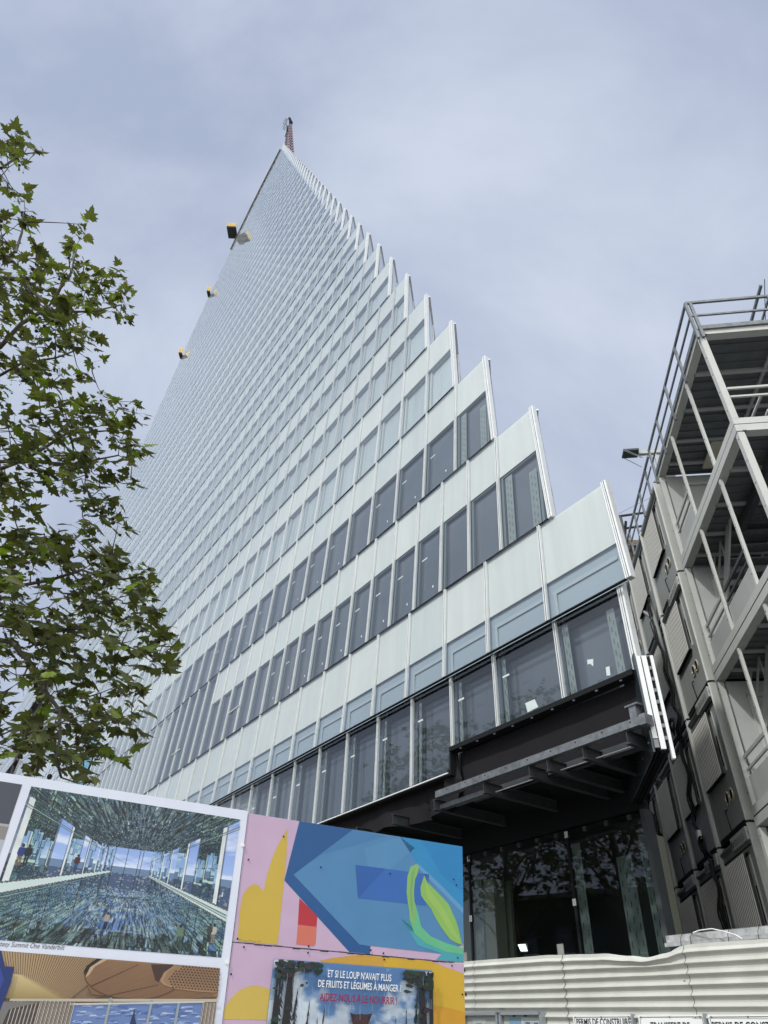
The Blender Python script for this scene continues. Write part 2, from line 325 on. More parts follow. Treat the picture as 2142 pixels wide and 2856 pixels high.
# ---- lowest facade band (vertical, slightly set back)
r1 = [6.78, 8.42, 10.29, 11.8, 13.36, 14.9, 16.46, 18.02, 19.58, 21.14, 22.7]
for i in range(len(r1)-1):
    z0 = 6.9 if i < 3 else 6.38
    st = []
    if i == 0: st = [[(7.746, 7.476), (7.60, 7.44), (7.63, 7.30), (7.69, 7.377), (7.75, 7.38)], [(7.357, 7.18), (7.27, 7.17), (7.286, 7.0), (7.37, 7.02)]]
    elif i == 1: st = [[(9.454, 7.178), (9.182, 7.176), (9.111, 6.99), (9.416, 6.975)]]
    if i: st.append([(r1[i+1]-.24, 8.0-.03*i), (r1[i+1]-.45, 8.0-.03*i), (r1[i+1]-.45, 7.955-.03*i), (r1[i+1]-.24, 7.96-.03*i)])
    tp = [(8.17, 8.33, 6.95, 8.45), (7.02, 7.20, 6.95, 8.3)] if i == 0 else [(r1[i+1]-.26, r1[i+1]-.17, z0+.05, 8.4)]
    window(r1[i], r1[i+1], z0, 8.86, None, MBD, D=9.6, first=(i == 0), tapes=tp, stick=st)
# ---- second band
r2 = [6.43, 8.44, 10.27, 11.86, 13.42]+[13.42+1.56*i for i in range(1, 9)]
for i in range(len(r2)-1):
    window(r2[i], r2[i+1], 8.54, 11.038, 9.46, MBS, xat=(6.607 if i == 0 else None), first=(i == 0), dI=.09)
def grid(k):
    if k == 0: first, st = 9.69, 1.19
    elif k == 1: first, st = 11.47, 1.56
    elif k == 2: first, st = 13.14, 1.56
    else:
        st = 1.35; first = XRb(k)+1.35
        n = round((first-14.82)/st); first = 14.82+n*st
        if first-XRt(k) < .75: first += st
    return first, st
budget = {0: 14, 1: 13, 2: 13, 3: 14, 4: 13, 5: 11}
for k in range(40):
    z0, z1 = ZB(k), ZB(k+1); xl = XL((z0+z1)/2); first, st = grid(k); x = XRb(k); nx = first; i = 0
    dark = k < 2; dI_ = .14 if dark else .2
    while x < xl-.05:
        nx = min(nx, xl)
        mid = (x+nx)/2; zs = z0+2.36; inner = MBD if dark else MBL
        recess = 104 < mid < 112 and z1 < 46
        if recess: x = nx; nx = x+st; i += 1; continue
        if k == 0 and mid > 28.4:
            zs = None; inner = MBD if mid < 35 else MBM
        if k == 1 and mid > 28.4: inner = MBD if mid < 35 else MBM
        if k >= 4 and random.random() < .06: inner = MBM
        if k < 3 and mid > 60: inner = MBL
        if k >= 2 and i == 0: inner = MBC
        if i < budget.get(k, 0):
            tp = [(nx-.42, nx-.17, z0+.05, zs-.1), (x+.30, x+.56, z0+.05, zs-.5)] if (i == 0 and k < 2) else ()
            stk = [[(x+st*.3, z0+.40), (x+st*.3-.045, z0+.40), (x+st*.3-.045, z0+.32), (x+st*.3, z0+.33)], [(nx-.3, z0+1.5), (nx-.55, z0+1.5), (nx-.55, z0+1.46), (nx-.3, z0+1.46)]] if (k < 2 and i > 0 and random.random() < .7) else ()
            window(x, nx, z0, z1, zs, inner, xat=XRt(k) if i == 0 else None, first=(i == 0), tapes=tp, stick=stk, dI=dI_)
        else:
            if k == 0 and nx > 28.4 and x < 28.4 : zs = None if mid > 28.4 else zs
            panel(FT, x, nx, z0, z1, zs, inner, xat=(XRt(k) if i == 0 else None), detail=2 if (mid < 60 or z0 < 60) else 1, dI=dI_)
            if i == 0: corner(FT, XRb(k), XRt(k), z0, z1)
        x = nx; nx = x+st; i += 1
    if k < 2:   # slim opening vents in the tall dark panes
        for xv in (25.1, 31.6): 
            FT['m'].box(fd(xv, Dz(z0)-.01, z0+1.08), fd(xv+1.1, Dz(z0)+.02, z0+1.11), MAL) if k == 0 else None
# bands below, further along
for (xa, xb_) in ((22.7, 60.0),):
    x = xa
    while x < xb_:
        panel(FT, x, x+1.56, 6.38, 8.75, None, MBM, D=9.6); x += 1.56
    x = 25.9
    while x < 60: panel(FT, x, x+1.56, 8.54, 11.038, 9.46, MBS, dI=.09); x += 1.56
x = 60.0
while x < 150:
    if not 104 < x+.7 < 112: panel(FT, x, x+1.56, 3.2, 7.1, 5.5, MBL); panel(FT, x, x+1.56, 7.13, 11.0, 9.5, MBL)
    x += 1.56
tag(tower.part('window_field', fieldT, TM), kind='stuff')
# ---- solid floors behind the glass, roof terraces of each step
cb = MB(); eX, eD = .731, .683
for k in range(-1, 40):
    z0 = ZB(k) if k >= 0 else 8.6; z1 = ZB(k+1)-.02; xr = (XRb(k) if k >= 0 else 6.43)+.75; xl = XL((z0+z1)/2)-.1
    Le = min(15, max(.5, (xl-xr)*.5)); D0 = Dz(z0)+.42
    poly = [(xr, -D0), (xr+eX*Le, -(D0+eD*Le)), (xl, -(D0+eD*Le)), (xl, -D0)]
    cb.prism(poly, z0+.02, z1)
cb.prism([(8.9, -12.0), (24, -24), (104, -24), (104, -12.0)], 5.62, 8.58)
cb.prism([(112, -9.9), (112, -24), (150, -24), (150, -9.9)], .1, 10.9)
cb.prism([(60, -9.9), (60, -24), (104, -24), (104, -9.9)], .1, 10.9)
tower.part('floor_core', cb, [CORE])
# ---- end wall facets, seen as slivers beside each tooth
eb = MB(); nX, nD = -.683, .731
for k in range(40):
    z0, z1 = ZB(k), ZB(k+1); xl = XL((z0+z1)/2); Le = min(15, max(.6, (xl-XRb(k))*.55)); zs = z0+1.45
    def E(s, o, z):
        f = (z-z0)/(z1-z0); x0 = XRb(k)+(XRt(k)-XRb(k))*f-.02
        return fd(x0+eX*s+nX*o, Dz(z)+.1+eD*s+nD*o, z)
    s0 = 0
    eb.face([E(0, .05, zs), E(Le, .05, zs), E(Le, .05, z1), E(0, .05, z1)], MSP)
    eb.face([E(0, .0, z0), E(Le, .0, z0), E(Le, .0, zs), E(0, .0, zs)], MBL if k < 4 else (MBM if (k+1) % 3 else MBD))
    eb.face([E(0, .12, z0), E(Le, .12, z0), E(Le, .12, z1), E(0, .12, z1)], MG)
    eb.hexa([E(0, .0, z1-.05), E(Le, .0, z1-.05), E(Le, .16, z1-.05), E(0, .16, z1-.05)], [E(0, .0, z1), E(Le, .0, z1), E(Le, .16, z1), E(0, .16, z1)], MAL)
    s = 1.4
    while s < Le:
        eb.hexa([E(s, .1, z0), E(s+.07, .1, z0), E(s+.07, .16, z0), E(s, .16, z0)], [E(s, .1, z1), E(s+.07, .1, z1), E(s+.07, .16, z1), E(s, .16, z1)], MAL); s += 1.4
tower.part('end_wall', eb, TM)
# left edge trim: dark unfinished strip near the top
lb = MB()
for k in range(36, 40):
    z0, z1 = ZB(k), ZB(k+1); a, c = XL(z0), XL(z1)
    lb.hexa([fd(a-.3, Dz(z0)-.25, z0), fd(a+.25, Dz(z0)-.25, z0), fd(a+.25, Dz(z0)+2, z0), fd(a-.3, Dz(z0)+2, z0)], [fd(c-.3, Dz(z1)-.25, z1), fd(c+.25, Dz(z1)-.25, z1), fd(c+.25, Dz(z1)+2, z1), fd(c-.3, Dz(z1)+2, z1)])
tower.part('edge_trim', lb, [mat('edge_dark', (.16, .15, .14), .7)])
# recessed dark lift strip on the far left
rb = MB(); rb.box(fd(104, 10.6, 0), fd(112, 11, 44)); 
for i in range(14): rb.box(fd(104, 9.9, 3+i*3.0), fd(112, 10.6, 3.15+i*3.0))
rb.bar(fd(104.5, 10.1, 26), fd(110, 10.1, 40), .25)
tower.part('hoist_recess', rb, [mat('recess_dark', (.05, .05, .055), .7)])
# blue protective film on two panes of the left part
fm = MB(); nxp, nzp = 10, 16; gridp = []
for i in range(nxp+1):
    row = []
    for j in range(nzp+1):
        z = 12.9+(19.3-12.9)*j/nzp; X = 52.4+3.5*i/nxp+.25*math.sin(j*1.7)*(1 if i in (0, nxp) else 0)
        row.append(fd(X, Dz(z)-.05-.10*random.random(), z+(.35*math.sin(i*2.1) if j == nzp else 0)))
    gridp.append(row)
for i in range(nxp):
    for j in range(nzp): fm.face([gridp[i][j], gridp[i+1][j], gridp[i+1][j+1], gridp[i][j+1]], sm=False)
tower.part('protective_film', fm, [FILM])
# ---- foot of the facade: drip sill, membrane, galvanised beam, joists
sb = MB()
sb.box(fd(6.75, 9.5, 6.80), fd(11.8, 9.72, 6.895)); sb.box(fd(11.82, 9.5, 6.29), fd(60, 9.72, 6.375))
sb.box(fd(11.78, 9.52, 6.30), fd(11.82, 9.72, 6.88), 0)
for i in range(9): sb.box(fd(7.0+i*.55, 9.515, 6.77), fd(7.05+i*.55, 9.55, 6.795), 2)
sb.box(fd(11.84, 9.47, 6.325), fd(60, 9.5, 6.35), 1)
tower.part('facade_sill', sb, [DARK, ALU, GALV])
def cloth(x0, x1, zt, zb, D, nx, amp, hem, seed):
    rnd = random.Random(seed); m = MB(); ph = [rnd.uniform(0, 6) for _ in range(4)]; nz_ = 14; G = []
    for i in range(nx+1):
        X = x0+(x1-x0)*i/nx; col = []
        for j in range(nz_+1):
            f = j/nz_; z = zt+(zb(X)-zt)*f if callable(zb) else zt+(zb-zt)*f
            w = (math.sin(X*3.1+ph[0])*.5+math.sin(X*7.3+ph[1]+f*2)*.35+math.sin(X*1.3+ph[2])*.7)*amp*(.15+f)
            w += .03*math.exp(-((X-12.9)/.06)**2)*f*5
            col.append(fd(X, D+w, z+(hem*math.sin(X*2.3+ph[3]) if j == nz_ else 0)))
        G.append(col)
    for i in range(nx):
        for j in range(nz_): m.face([G[i][j], G[i+1][j], G[i+1][j+1], G[i][j+1]], sm=True)
    return m
tower.part('black_membrane', cloth(6.95, 11.75, 6.8, 5.7, 9.78, 70, .02, .0, 3), [BLACKF])
tower.part('black_membrane', cloth(11.95, 40, 6.3, 5.68, 9.74, 260, .06, .05, 5), [BLACKF])
cbm = MB()  # torn fold at the corner of the two membranes
pts = [(11.72, 6.85), (11.92, 6.8), (12.05, 6.3), (12.15, 5.95), (12.25, 5.8), (11.98, 5.6), (11.7, 5.62), (11.62, 6.2)]
cbm.face([fd(x, 9.62+.08*math.sin(i*2), z) for i, (x, z) in enumerate(pts)]); cbm.face([fd(x+.05, 9.72, z) for (x, z) in pts])
tower.part('black_membrane', cbm, [BLACKF], label='loose flap of the black membrane')
gb = MB(); gb.box(fd(6.53, 9.27, 5.955), fd(12.02, 9.29, 5.82)); gb.box(fd(6.53, 9.29, 5.955), fd(12.02, 9.42, 5.945)); gb.box(fd(6.53, 9.29, 5.83), fd(12.02, 9.42, 5.82))
for i in range(9): gb.box(fd(6.8+i*.6, 9.262, 5.90), fd(6.82+i*.6, 9.27, 5.92), 1)
gb.box(fd(6.5, 9.25, 5.97), fd(6.62, 9.45, 5.80)); gb.box(fd(6.72, 9.36, 6.2), fd(6.86, 9.5, 5.96)); gb.box(fd(6.66, 9.34, 6.23), fd(6.92, 9.52, 6.20))
tower.part('galvanised_beam', gb, [GALV, DARK])
for X, D1 in ((6.95, 10.2), (7.9, 11.3), (8.75, 11.3), (9.22, 11.4), (10.5, 11.3), (12.1, 11.3), (13.65, 11.3), (15.2, 11.3)):
    jb = MB(); z0, z1 = 5.60, 5.81; Ds = 9.3
    jb.box(fd(X-.006, Ds, z0), fd(X+.006, D1, z1)); jb.box(fd(X-.055, Ds, z1-.012), fd(X+.055, D1, z1)); jb.box(fd(X-.055, Ds-.0, z0), fd(X+.055, D1, z0+.012))
    tower.part('joist', jb, [STEEL])
cf = MB(); cf.box(fd(6.9, 9.75, 5.84), fd(7.9, 9.95, 5.70)); cf.box(fd(9.3, 9.75, 5.84), fd(11.5, 9.95, 5.74)); cf.box(fd(7.95, 9.75, 5.84), fd(9.2, 9.95, 5.72)); cf.box(fd(10.6, 9.45, 5.73), fd(12.1, 9.62, 5.64), 1)
for (a, b_) in ((6.98, 7.85), (7.98, 8.68), (9.3, 10.45)): cf.box(fd(a, 9.55, 5.66), fd(b_, 9.575, 5.65), 2)
tower.part('cable_tray', cf, [STEEL, GALV, ALU])
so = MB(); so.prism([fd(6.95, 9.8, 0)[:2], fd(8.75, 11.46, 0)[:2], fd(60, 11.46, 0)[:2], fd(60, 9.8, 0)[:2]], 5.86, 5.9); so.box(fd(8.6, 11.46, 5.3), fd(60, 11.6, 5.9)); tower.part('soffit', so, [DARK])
# corner wing: dark sheet inside, bright aluminium nosings outside
wg = MB()
def Wp(s, o, z): return fd(6.62+eX*s+nX*o, 9.45+eD*s+nD*o, z)
def wbox(s0, s1, o0, o1, z0, z1, mi): wg.hexa([Wp(s0, o0, z0), Wp(s1, o0, z0), Wp(s1, o1, z0), Wp(s0, o1, z0)], [Wp(s0, o0, z1), Wp(s1, o0, z1), Wp(s1, o1, z1), Wp(s0, o1, z1)], mi)
wbox(0, 2.95, 0, .03, 5.42, 7.12, 0)
for (a, c, mi, zl) in ((.03, .10, 1, 5.62), (.10, .12, 2, 5.45), (.12, .20, 1, 5.45), (.20, .26, 2, 5.5), (.26, .31, 1, 5.30)): wbox(-.04 if mi == 1 else 0, .05 if mi == 1 else 2.95, a, c, zl, 7.05, mi)
wbox(.05, 2.95, .03, .20, 5.55, 7.05, 2); wbox(.05, 2.95, .26, .30, 5.5, 7.05, 2)
for i in range(5): wbox(.05, 2.95, .04+i*.05, .05+i*.05, 5.46, 5.56, 4)
for i in range(7): wbox(-.02, .02, .20, .26, 5.6+i*.2, 5.66+i*.2, 3)
wbox(-.05, 0, .03, .10, 5.47, 5.60, 3)
for i in range(3): wbox(0, 2.95, .13+i*.025, .14+i*.025, 5.40, 5.45, 2)
for (s, z) in ((.2, 5.62), (.25, 6.8), (.9, 5.6)): wbox(s, s+.03, -.012, 0, z, z+.03, 3)
tower.part('corner_wing', wg, [mat('wing_dark_sheet', (.08, .10, .11), .22, .6), ALU, DARK, GALV, STEEL])
# ---- ground floor glazing and dim hall
Dg = 11.5; gx = [8.58, 10.49, 13.62, 16.8, 20.0, 23.2, 26.4, 29.6]
for a, c in zip(gx, gx[1:]):
    p = MB(); p.face([fd(a+.03, Dg, .1), fd(c-.03, Dg, .1), fd(c-.03, Dg, 5.29), fd(a+.03, Dg, 5.29)])
    w = tower.part('shopfront_pane', p, [GLASSD])
    e = MB(); e.box(fd(c-.028, Dg-.02, .1), fd(c+.028, Dg+.05, 5.3), 0)
    for z in (1.2, 3.9, 5.12): e.box(fd(c-.04, Dg-.035, z), fd(c-.008, Dg-.02, z+.12), 1); e.box(fd(c+.008, Dg-.035, z), fd(c+.04, Dg-.02, z+.12), 1)
    tower.part('joint_profile', e, [DARK, ALU], w)
    x = a+.28
    while x < c and x < 14:
        k = MB(); k.box(fd(x-.035, Dg-.05, 5.16), fd(x+.035, Dg-.01, 5.25)); k.box(fd(x-.04, Dg-.06, 5.2), fd(x+.04, Dg-.05, 5.21)); tower.part('glass_clamp', k, [STEEL], w); x += .56
e = MB(); e.box(fd(8.5, Dg-.03, .1), fd(8.6, Dg+.2, 5.3)); tower.part('end_profile', e, [STEEL])
sf = MB()
for (a, c, z0, z1) in ((13.29, 13.55, .1, 4.9), (10.23, 10.45, .1, 5.0), (9.02, 9.38, .1, 4.6), (8.62, 8.8, .1, 4.9)):
    sf.face([fd(a, Dg+.05, z0), fd(c, Dg+.05, z0), fd(c, Dg+.05, z1), fd(a, Dg+.05, z1)])
    n = 2 if c-a < .3 else 3
    for j in range(n):
        xx = a+(c-a)*(j+.5)/n; z = 1.0+.11*j
        while z < z1-.2: sf.box(fd(xx-.006, Dg+.045, z), fd(xx+.006, Dg+.048, z+.10), 1); z += .24
tower.part('sealing_film', sf, [TAPEG, INK])
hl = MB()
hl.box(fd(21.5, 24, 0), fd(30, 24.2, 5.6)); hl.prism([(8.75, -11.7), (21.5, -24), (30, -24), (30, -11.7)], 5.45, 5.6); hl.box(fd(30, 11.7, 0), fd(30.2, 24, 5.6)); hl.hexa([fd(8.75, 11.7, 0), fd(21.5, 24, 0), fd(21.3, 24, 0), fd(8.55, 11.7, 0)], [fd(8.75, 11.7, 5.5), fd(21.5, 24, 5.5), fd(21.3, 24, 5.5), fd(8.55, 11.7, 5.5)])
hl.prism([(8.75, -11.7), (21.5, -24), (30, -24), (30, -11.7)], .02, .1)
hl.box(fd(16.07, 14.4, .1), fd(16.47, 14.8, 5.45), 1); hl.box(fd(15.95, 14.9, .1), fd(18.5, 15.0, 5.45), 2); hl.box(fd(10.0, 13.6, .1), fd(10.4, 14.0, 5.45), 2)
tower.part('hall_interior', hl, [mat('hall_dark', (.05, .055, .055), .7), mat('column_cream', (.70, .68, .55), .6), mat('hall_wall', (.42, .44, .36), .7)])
lamp = Thing('work_lamp', FANG, (16.78, -16, 3.85), 'lit white site lamp glowing inside the dark glazed ground floor', 'lamp')
b = MB(); b.hexa([fd(16.61, 16, 3.89), fd(16.85, 16, 3.9), fd(16.85, 16.03, 3.9), fd(16.61, 16.03, 3.89)], [fd(16.65, 15.97, 4.055), fd(16.92, 15.97, 4.06), fd(16.92, 16.0, 4.06), fd(16.65, 16.0, 4.055)])
em = bpy.data.materials.new('lamp_light'); em.use_nodes = True; p = em.node_tree.nodes['Principled BSDF']; p.inputs['Emission Color'].default_value = (.85, .97, 1, 1); p.inputs['Emission Strength'].default_value = 4
lamp.part('lamp_panel', b, [em])
b = MB(); b.box(fd(16.6, 16.03, 3.86), fd(16.94, 16.08, 4.09)); b.bar(fd(16.77, 16.06, 3.86), fd(16.77, 16.06, .1), .03); b.bar(fd(16.77, 16.06, .5), fd(16.3, 15.8, .1), .025); b.bar(fd(16.77, 16.06, .5), fd(17.2, 15.8, .1), .025); b.bar(fd(16.77, 16.06, .5), fd(16.77, 16.5, .1), .025)
lamp.part('lamp_stand', b, [STEEL])
# ================================================================ CRANE, LOADING PLATFORMS
crane = Thing('tower_crane', 0, (-28.2, 81.3, 160), 'small red lattice crane jib leaning up behind the tip of the tower', 'crane')
def cr_(p, s=1.075): return Vector((p[0]*s, p[1]*s, 1.6+(p[2]-1.6)*s))
bl, br, tl, tr_ = cr_((-26.9, 75.3, 165)), cr_((-25.2, 75.9, 168.0)), cr_((-28.0, 75.0, 183.0)), cr_((-27.55, 75.1, 183.8))
dv = Vector((-.9, 1.6, 0))
lat = MB()
n = 13
A = [bl.lerp(tl, i/n) for i in range(n+1)]; B_ = [br.lerp(tr_, i/n) for i in range(n+1)]; C_ = [a+dv for a in A]; D_ = [q+dv for q in B_]
for Q in (A, B_, C_, D_): lat.bar(Q[0], Q[-1], .13)
for i in range(n+1):
    lat.bar(A[i], B_[i], .09); lat.bar(A[i], C_[i], .09); lat.bar(B_[i], D_[i], .09)
    if i < n: lat.bar(A[i], B_[i+1], .08); lat.bar(C_[i], D_[i+1] , .08); lat.bar(A[i], C_[i+1], .08); lat.bar(B_[i], D_[i+1], .08)
crane.part('jib', lat, [RED])
hd = MB(); t0 = cr_((-28.42, 74.78, 186.0)); hd.bar(tr_, t0, .5, .5); hd.bar(tl, t0, .3, .3); crane.part('jib_head', hd, [DARK])
cg = MB(); c0 = [cr_(p) for p in ((-29.22, 74.47, 184.76), (-28.75, 74.62, 185.0), (-28.55, 74.7, 181.7), (-28.95, 74.58, 182.2))]
for i in range(4): cg.bar(c0[i], c0[(i+1) % 4], .09); cg.bar(c0[i]+dv*.8, c0[(i+1) % 4]+dv*.8, .09); cg.bar(c0[i], c0[i]+dv*.8, .09)
for f in (.25, .5, .75): cg.bar(c0[0].lerp(c0[1], f), c0[3].lerp(c0[2], f), .07)
for f in (.33, .66): cg.bar(c0[0].lerp(c0[3], f), c0[1].lerp(c0[2], f), .07)
cg.bar(c0[1], tl.lerp(t0, .8), .1); cg.bar(c0[2], tl.lerp(bl, .08), .1)
crane.part('access_basket', cg, [CRGREY])
hk = MB(); a = cr_((-28.31, 74.82, 181.0)); c = cr_((-28.15, 74.88, 178.9)); e = cr_((-28.2, 74.87, 175.6)); hk.bar(a, c, .45, .3); hk.bar(c, e, .16); hk.bar(a, tl, .06)
crane.part('hook_block', hk, [DARK])
bs = MB(); q0 = cr_((-25.4, 75.8, 167.6)); bs.bar(q0, q0-Vector((0, 0, 8)), .6, .6); bs.bar(bl, bl-Vector((0, 0, 7)), .3, .3); crane.part('mast', bs, [RED])
for (X, z, Ln, lab) in ((96.9, 155.5, 2.0, 'topmost and largest yellow loading platform sticking out of the left edge of the tower'), (103.6, 138.7, .5, 'middle of the three yellow loading platforms on the left edge of the tower'), (109.4, 121.6, .5, 'lowest yellow loading platform on the left edge of the tower, nearest above the tree')):
    # world position of the facade edge; the deck runs out level towards the west
    ca, sa = math.cos(FANG), math.sin(FANG); D = Dz(z); wx = X*ca+D*sa; wy = X*sa-D*ca
    YL = 2.7 if Ln > 1 else 1.3
    t = Thing('loading_platform', 0, (wx, wy, z), lab, 'loading platform', 'yellow loading platforms on the tower edge')
    b = MB(); b.box((wx-Ln, wy-YL, z), (wx+.25, wy+.4, z+.25)); 
    for i in range(6): b.box((wx-Ln+.1, wy-YL+.1+i*YL*.17, z-.18), (wx+.2, wy-YL+.2+i*YL*.17, z))
    t.part('deck', b, [PLD])
    for yy in (wy-YL, wy+.3):
        b = MB()
        for hz in (.05, .55, 1.05): b.box((wx-Ln, yy, z+.25+hz), (wx+.25, yy+.1, z+.55+hz))
        b.box((wx-Ln, yy-.06, z), (wx-Ln+.1, yy, z+1.85)); b.box((wx+.1, yy-.06, z), (wx+.2, yy, z+1.85)); t.part('guard_rail', b, [YEL])
    b = MB()
    for hz in (.05, .55, 1.05): b.box((wx-Ln-.02, wy-YL, z+.25+hz), (wx-Ln+.08, wy+.4, z+.55+hz))
    b.box((wx-Ln-.06, wy-YL*.5, z), (wx-Ln-.02, wy-YL*.5+.1, z+1.85)); t.part('guard_rail', b, [YEL])

# ================================================================ SITE CABINS
CANG = R(90-9.0649); YP = -4.776
ca = lambda x, o, z: (x, YP+o, z)      # x away along the row, o out of the end wall (towards the tower), z up
cabin_lab = {}
ROWN = {0: 'lowest', 1: 'second', 2: 'third', 3: 'top'}; COLN = ['nearest', 'second nearest', 'third nearest', 'fourth nearest', 'farthest']
def make_cabin(x0, z0, circles, plate, seed, label):
    rnd = random.Random(seed)
    t = Thing('site_cabin', CANG, (x0, YP-3, z0), label, 'site cabin', 'stacked grey site cabins')
    b = MB(); b.box(ca(x0+.09, -6, z0+.10), ca(x0+2.10, -.035, z0+2.62)); t.part('end_wall', b, [CABW])
    b = MB(); b.box(ca(x0+.06, -6, z0+.0), ca(x0+2.13, -.05, z0+.09)); b.box(ca(x0+.06, -6, z0+2.63), ca(x0+2.13, -.04, z0+2.66)); t.part('floor_gap', b, [DARK])
    for xx in (x0, x0+2.10):
        b = MB(); b.box(ca(xx-.005, -.16, z0+.02), ca(xx+.085, .0, z0+2.72))
        b.tube([ca(xx+.04, -.01, z0+.02), ca(xx+.04, -.01, z0+2.72)], .035, 8); b.box(ca(xx-.01, -.16, z0+2.722), ca(xx+.09, .012, z0+2.735), 1); t.part('corner_post', b, [CABP, DARK])
    b = MB(); b.tube([ca(x0+.1, -.03, z0+2.58), ca(x0+2.1, -.03, z0+2.58)], .055, 10); b.box(ca(x0+.1, -.03, z0+2.42), ca(x0+2.1, -.012, z0+2.44)); b.box(ca(x0+.1, -.03, z0+2.395), ca(x0+2.1, -.018, z0+2.405), 1)
    t.part('roof_rail', b, [CABW, DARK])
    # shutter grille
    gz0, gz1 = z0+1.06, z0+2.31
    b = MB(); n = 13
    for i in range(n):
        xs = x0+.66+i*.102; b.box(ca(xs, .022, gz0-.02), ca(xs+.022, .040, gz1+.02))
    gr = t.part('shutter_grille', b, [SLAT])
    b = MB(); b.box(ca(x0+.66, -.034, gz0+.01), ca(x0+1.90, .020, gz1-.01), 2); b.box(ca(x0+.60, -.034, gz0-.035), ca(x0+1.92, .035, gz0-.005), 1)
    b.box(ca(x0+.44, -.034, gz0), ca(x0+.455, -.01, gz1)); b.box(ca(x0+.44, -.034, gz1-.04), ca(x0+.64, .0, gz1+.01), 1)
    b.box(ca(x0+.50, -.034, gz0+.12), ca(x0+.60, -.030, gz0+.72), 1)
    t.part('shutter_frame', b, [CABP, DARK, mat('shutter_back', (.035, .037, .036), .7)], gr)
    if circles:
        for cxo in (.58, .86):
            b = MB(); m = 20; cpt = [(x0+cxo+.115*math.cos(2*math.pi*k/m), z0+.63+.115*math.sin(2*math.pi*k/m)) for k in range(m)]
            b.tube([ca(p[0], -.03, p[1]) for p in cpt+[cpt[0]]], .02, 6); b.face([ca(p[0]*.999+x0*.001, -.031, p[1]) for p in cpt], 1)
            t.part('vent_ring', b, [mat('vent_cream', (.45, .42, .32), .5), DARK])
    b = MB(); b.tube([ca(x0+1.02, -.02, z0+.46), ca(x0+1.1, .0, z0+.46), ca(x0+1.12, -.01, z0+.36), ca(x0+1.06, -.02, z0+.02)], .012, 6); t.part('cable_tail', b, [CABLE])
    if rnd.random() < .6:
        b = MB(); b.box(ca(x0+1.9, -.035, z0+2.0), ca(x0+1.95, .0, z0+2.12)); b.box(ca(x0+1.93, -.03, z0+1.85), ca(x0+1.94, -.02, z0+2.0)); t.part('junction_box', b, [CABLE])
    if plate:
        b = MB(); b.box(ca(x0+.12, -.03, z0+2.46), ca(x0+1.15, .045, z0+2.68), 0)
        # reads from the far end (left) to the near end (right) seen from the camera side
        f = lambda u, v: ca(x0+.98-u, .048, z0+2.49+v)
        put_text(b, plate, f, .68, .12, 1); 
        m = 14; ring = [(x0+1.06+.05*math.cos(2*math.pi*k/m), z0+2.55+.062*math.sin(2*math.pi*k/m)) for k in range(m+1)]
        b.tube([ca(p[0], .046, p[1]) for p in ring], .007, 5, 1); put_text(b, 'G', lambda u, v: ca(x0+1.085-u, .048, z0+2.525+v), .05, .05, 1)
        t.part('name_plate', b, [CABP, INK])
    return t
for r in range(4):
    for c in range(5):
        if r < 1 and c > 3: continue
        x0 = 14.12+2.185*c; z0 = 2.38+2.742*r
        lab = 'grey site cabin with slatted shutter, %s row up, %s to the steel stair gallery' % ({0: 'bottom', 1: 'second', 2: 'third', 3: 'top'}[r], COLN[c])
        make_cabin(x0, z0, c in (0, 2), '0 800 00 60 50' if (c == 0 and r in (0, 1, 2)) or (c > 0 and r == 0) else None, r*7+c, lab)
for c in range(5):
    pass
# rail along the cabin roofs
rr = Thing('roof_railing', CANG, (14, YP, 13.35), 'galvanised guard rail running along the roof edge of the grey cabins', 'guard rail')
b = MB(); b.box(ca(14.1, -.06, 14.21), ca(25, -.01, 14.27)); b.box(ca(14.1, -.05, 13.86), ca(25, -.02, 13.90)); rr.part('rail', b, [GALV])
for i in range(11):
    b = MB(); x = 14.6+i*.95; b.box(ca(x, -.05, 13.35), ca(x+.05, .0, 14.21)); rr.part('post', b, [GALV])
b = MB(); b.box(ca(14.1, -6, 13.35), ca(25, -.03, 13.42)); b.box(ca(15.4, -.5, 13.42), ca(24, -.45, 14.1)); rr.part('roof_sheet', b, [CABW])
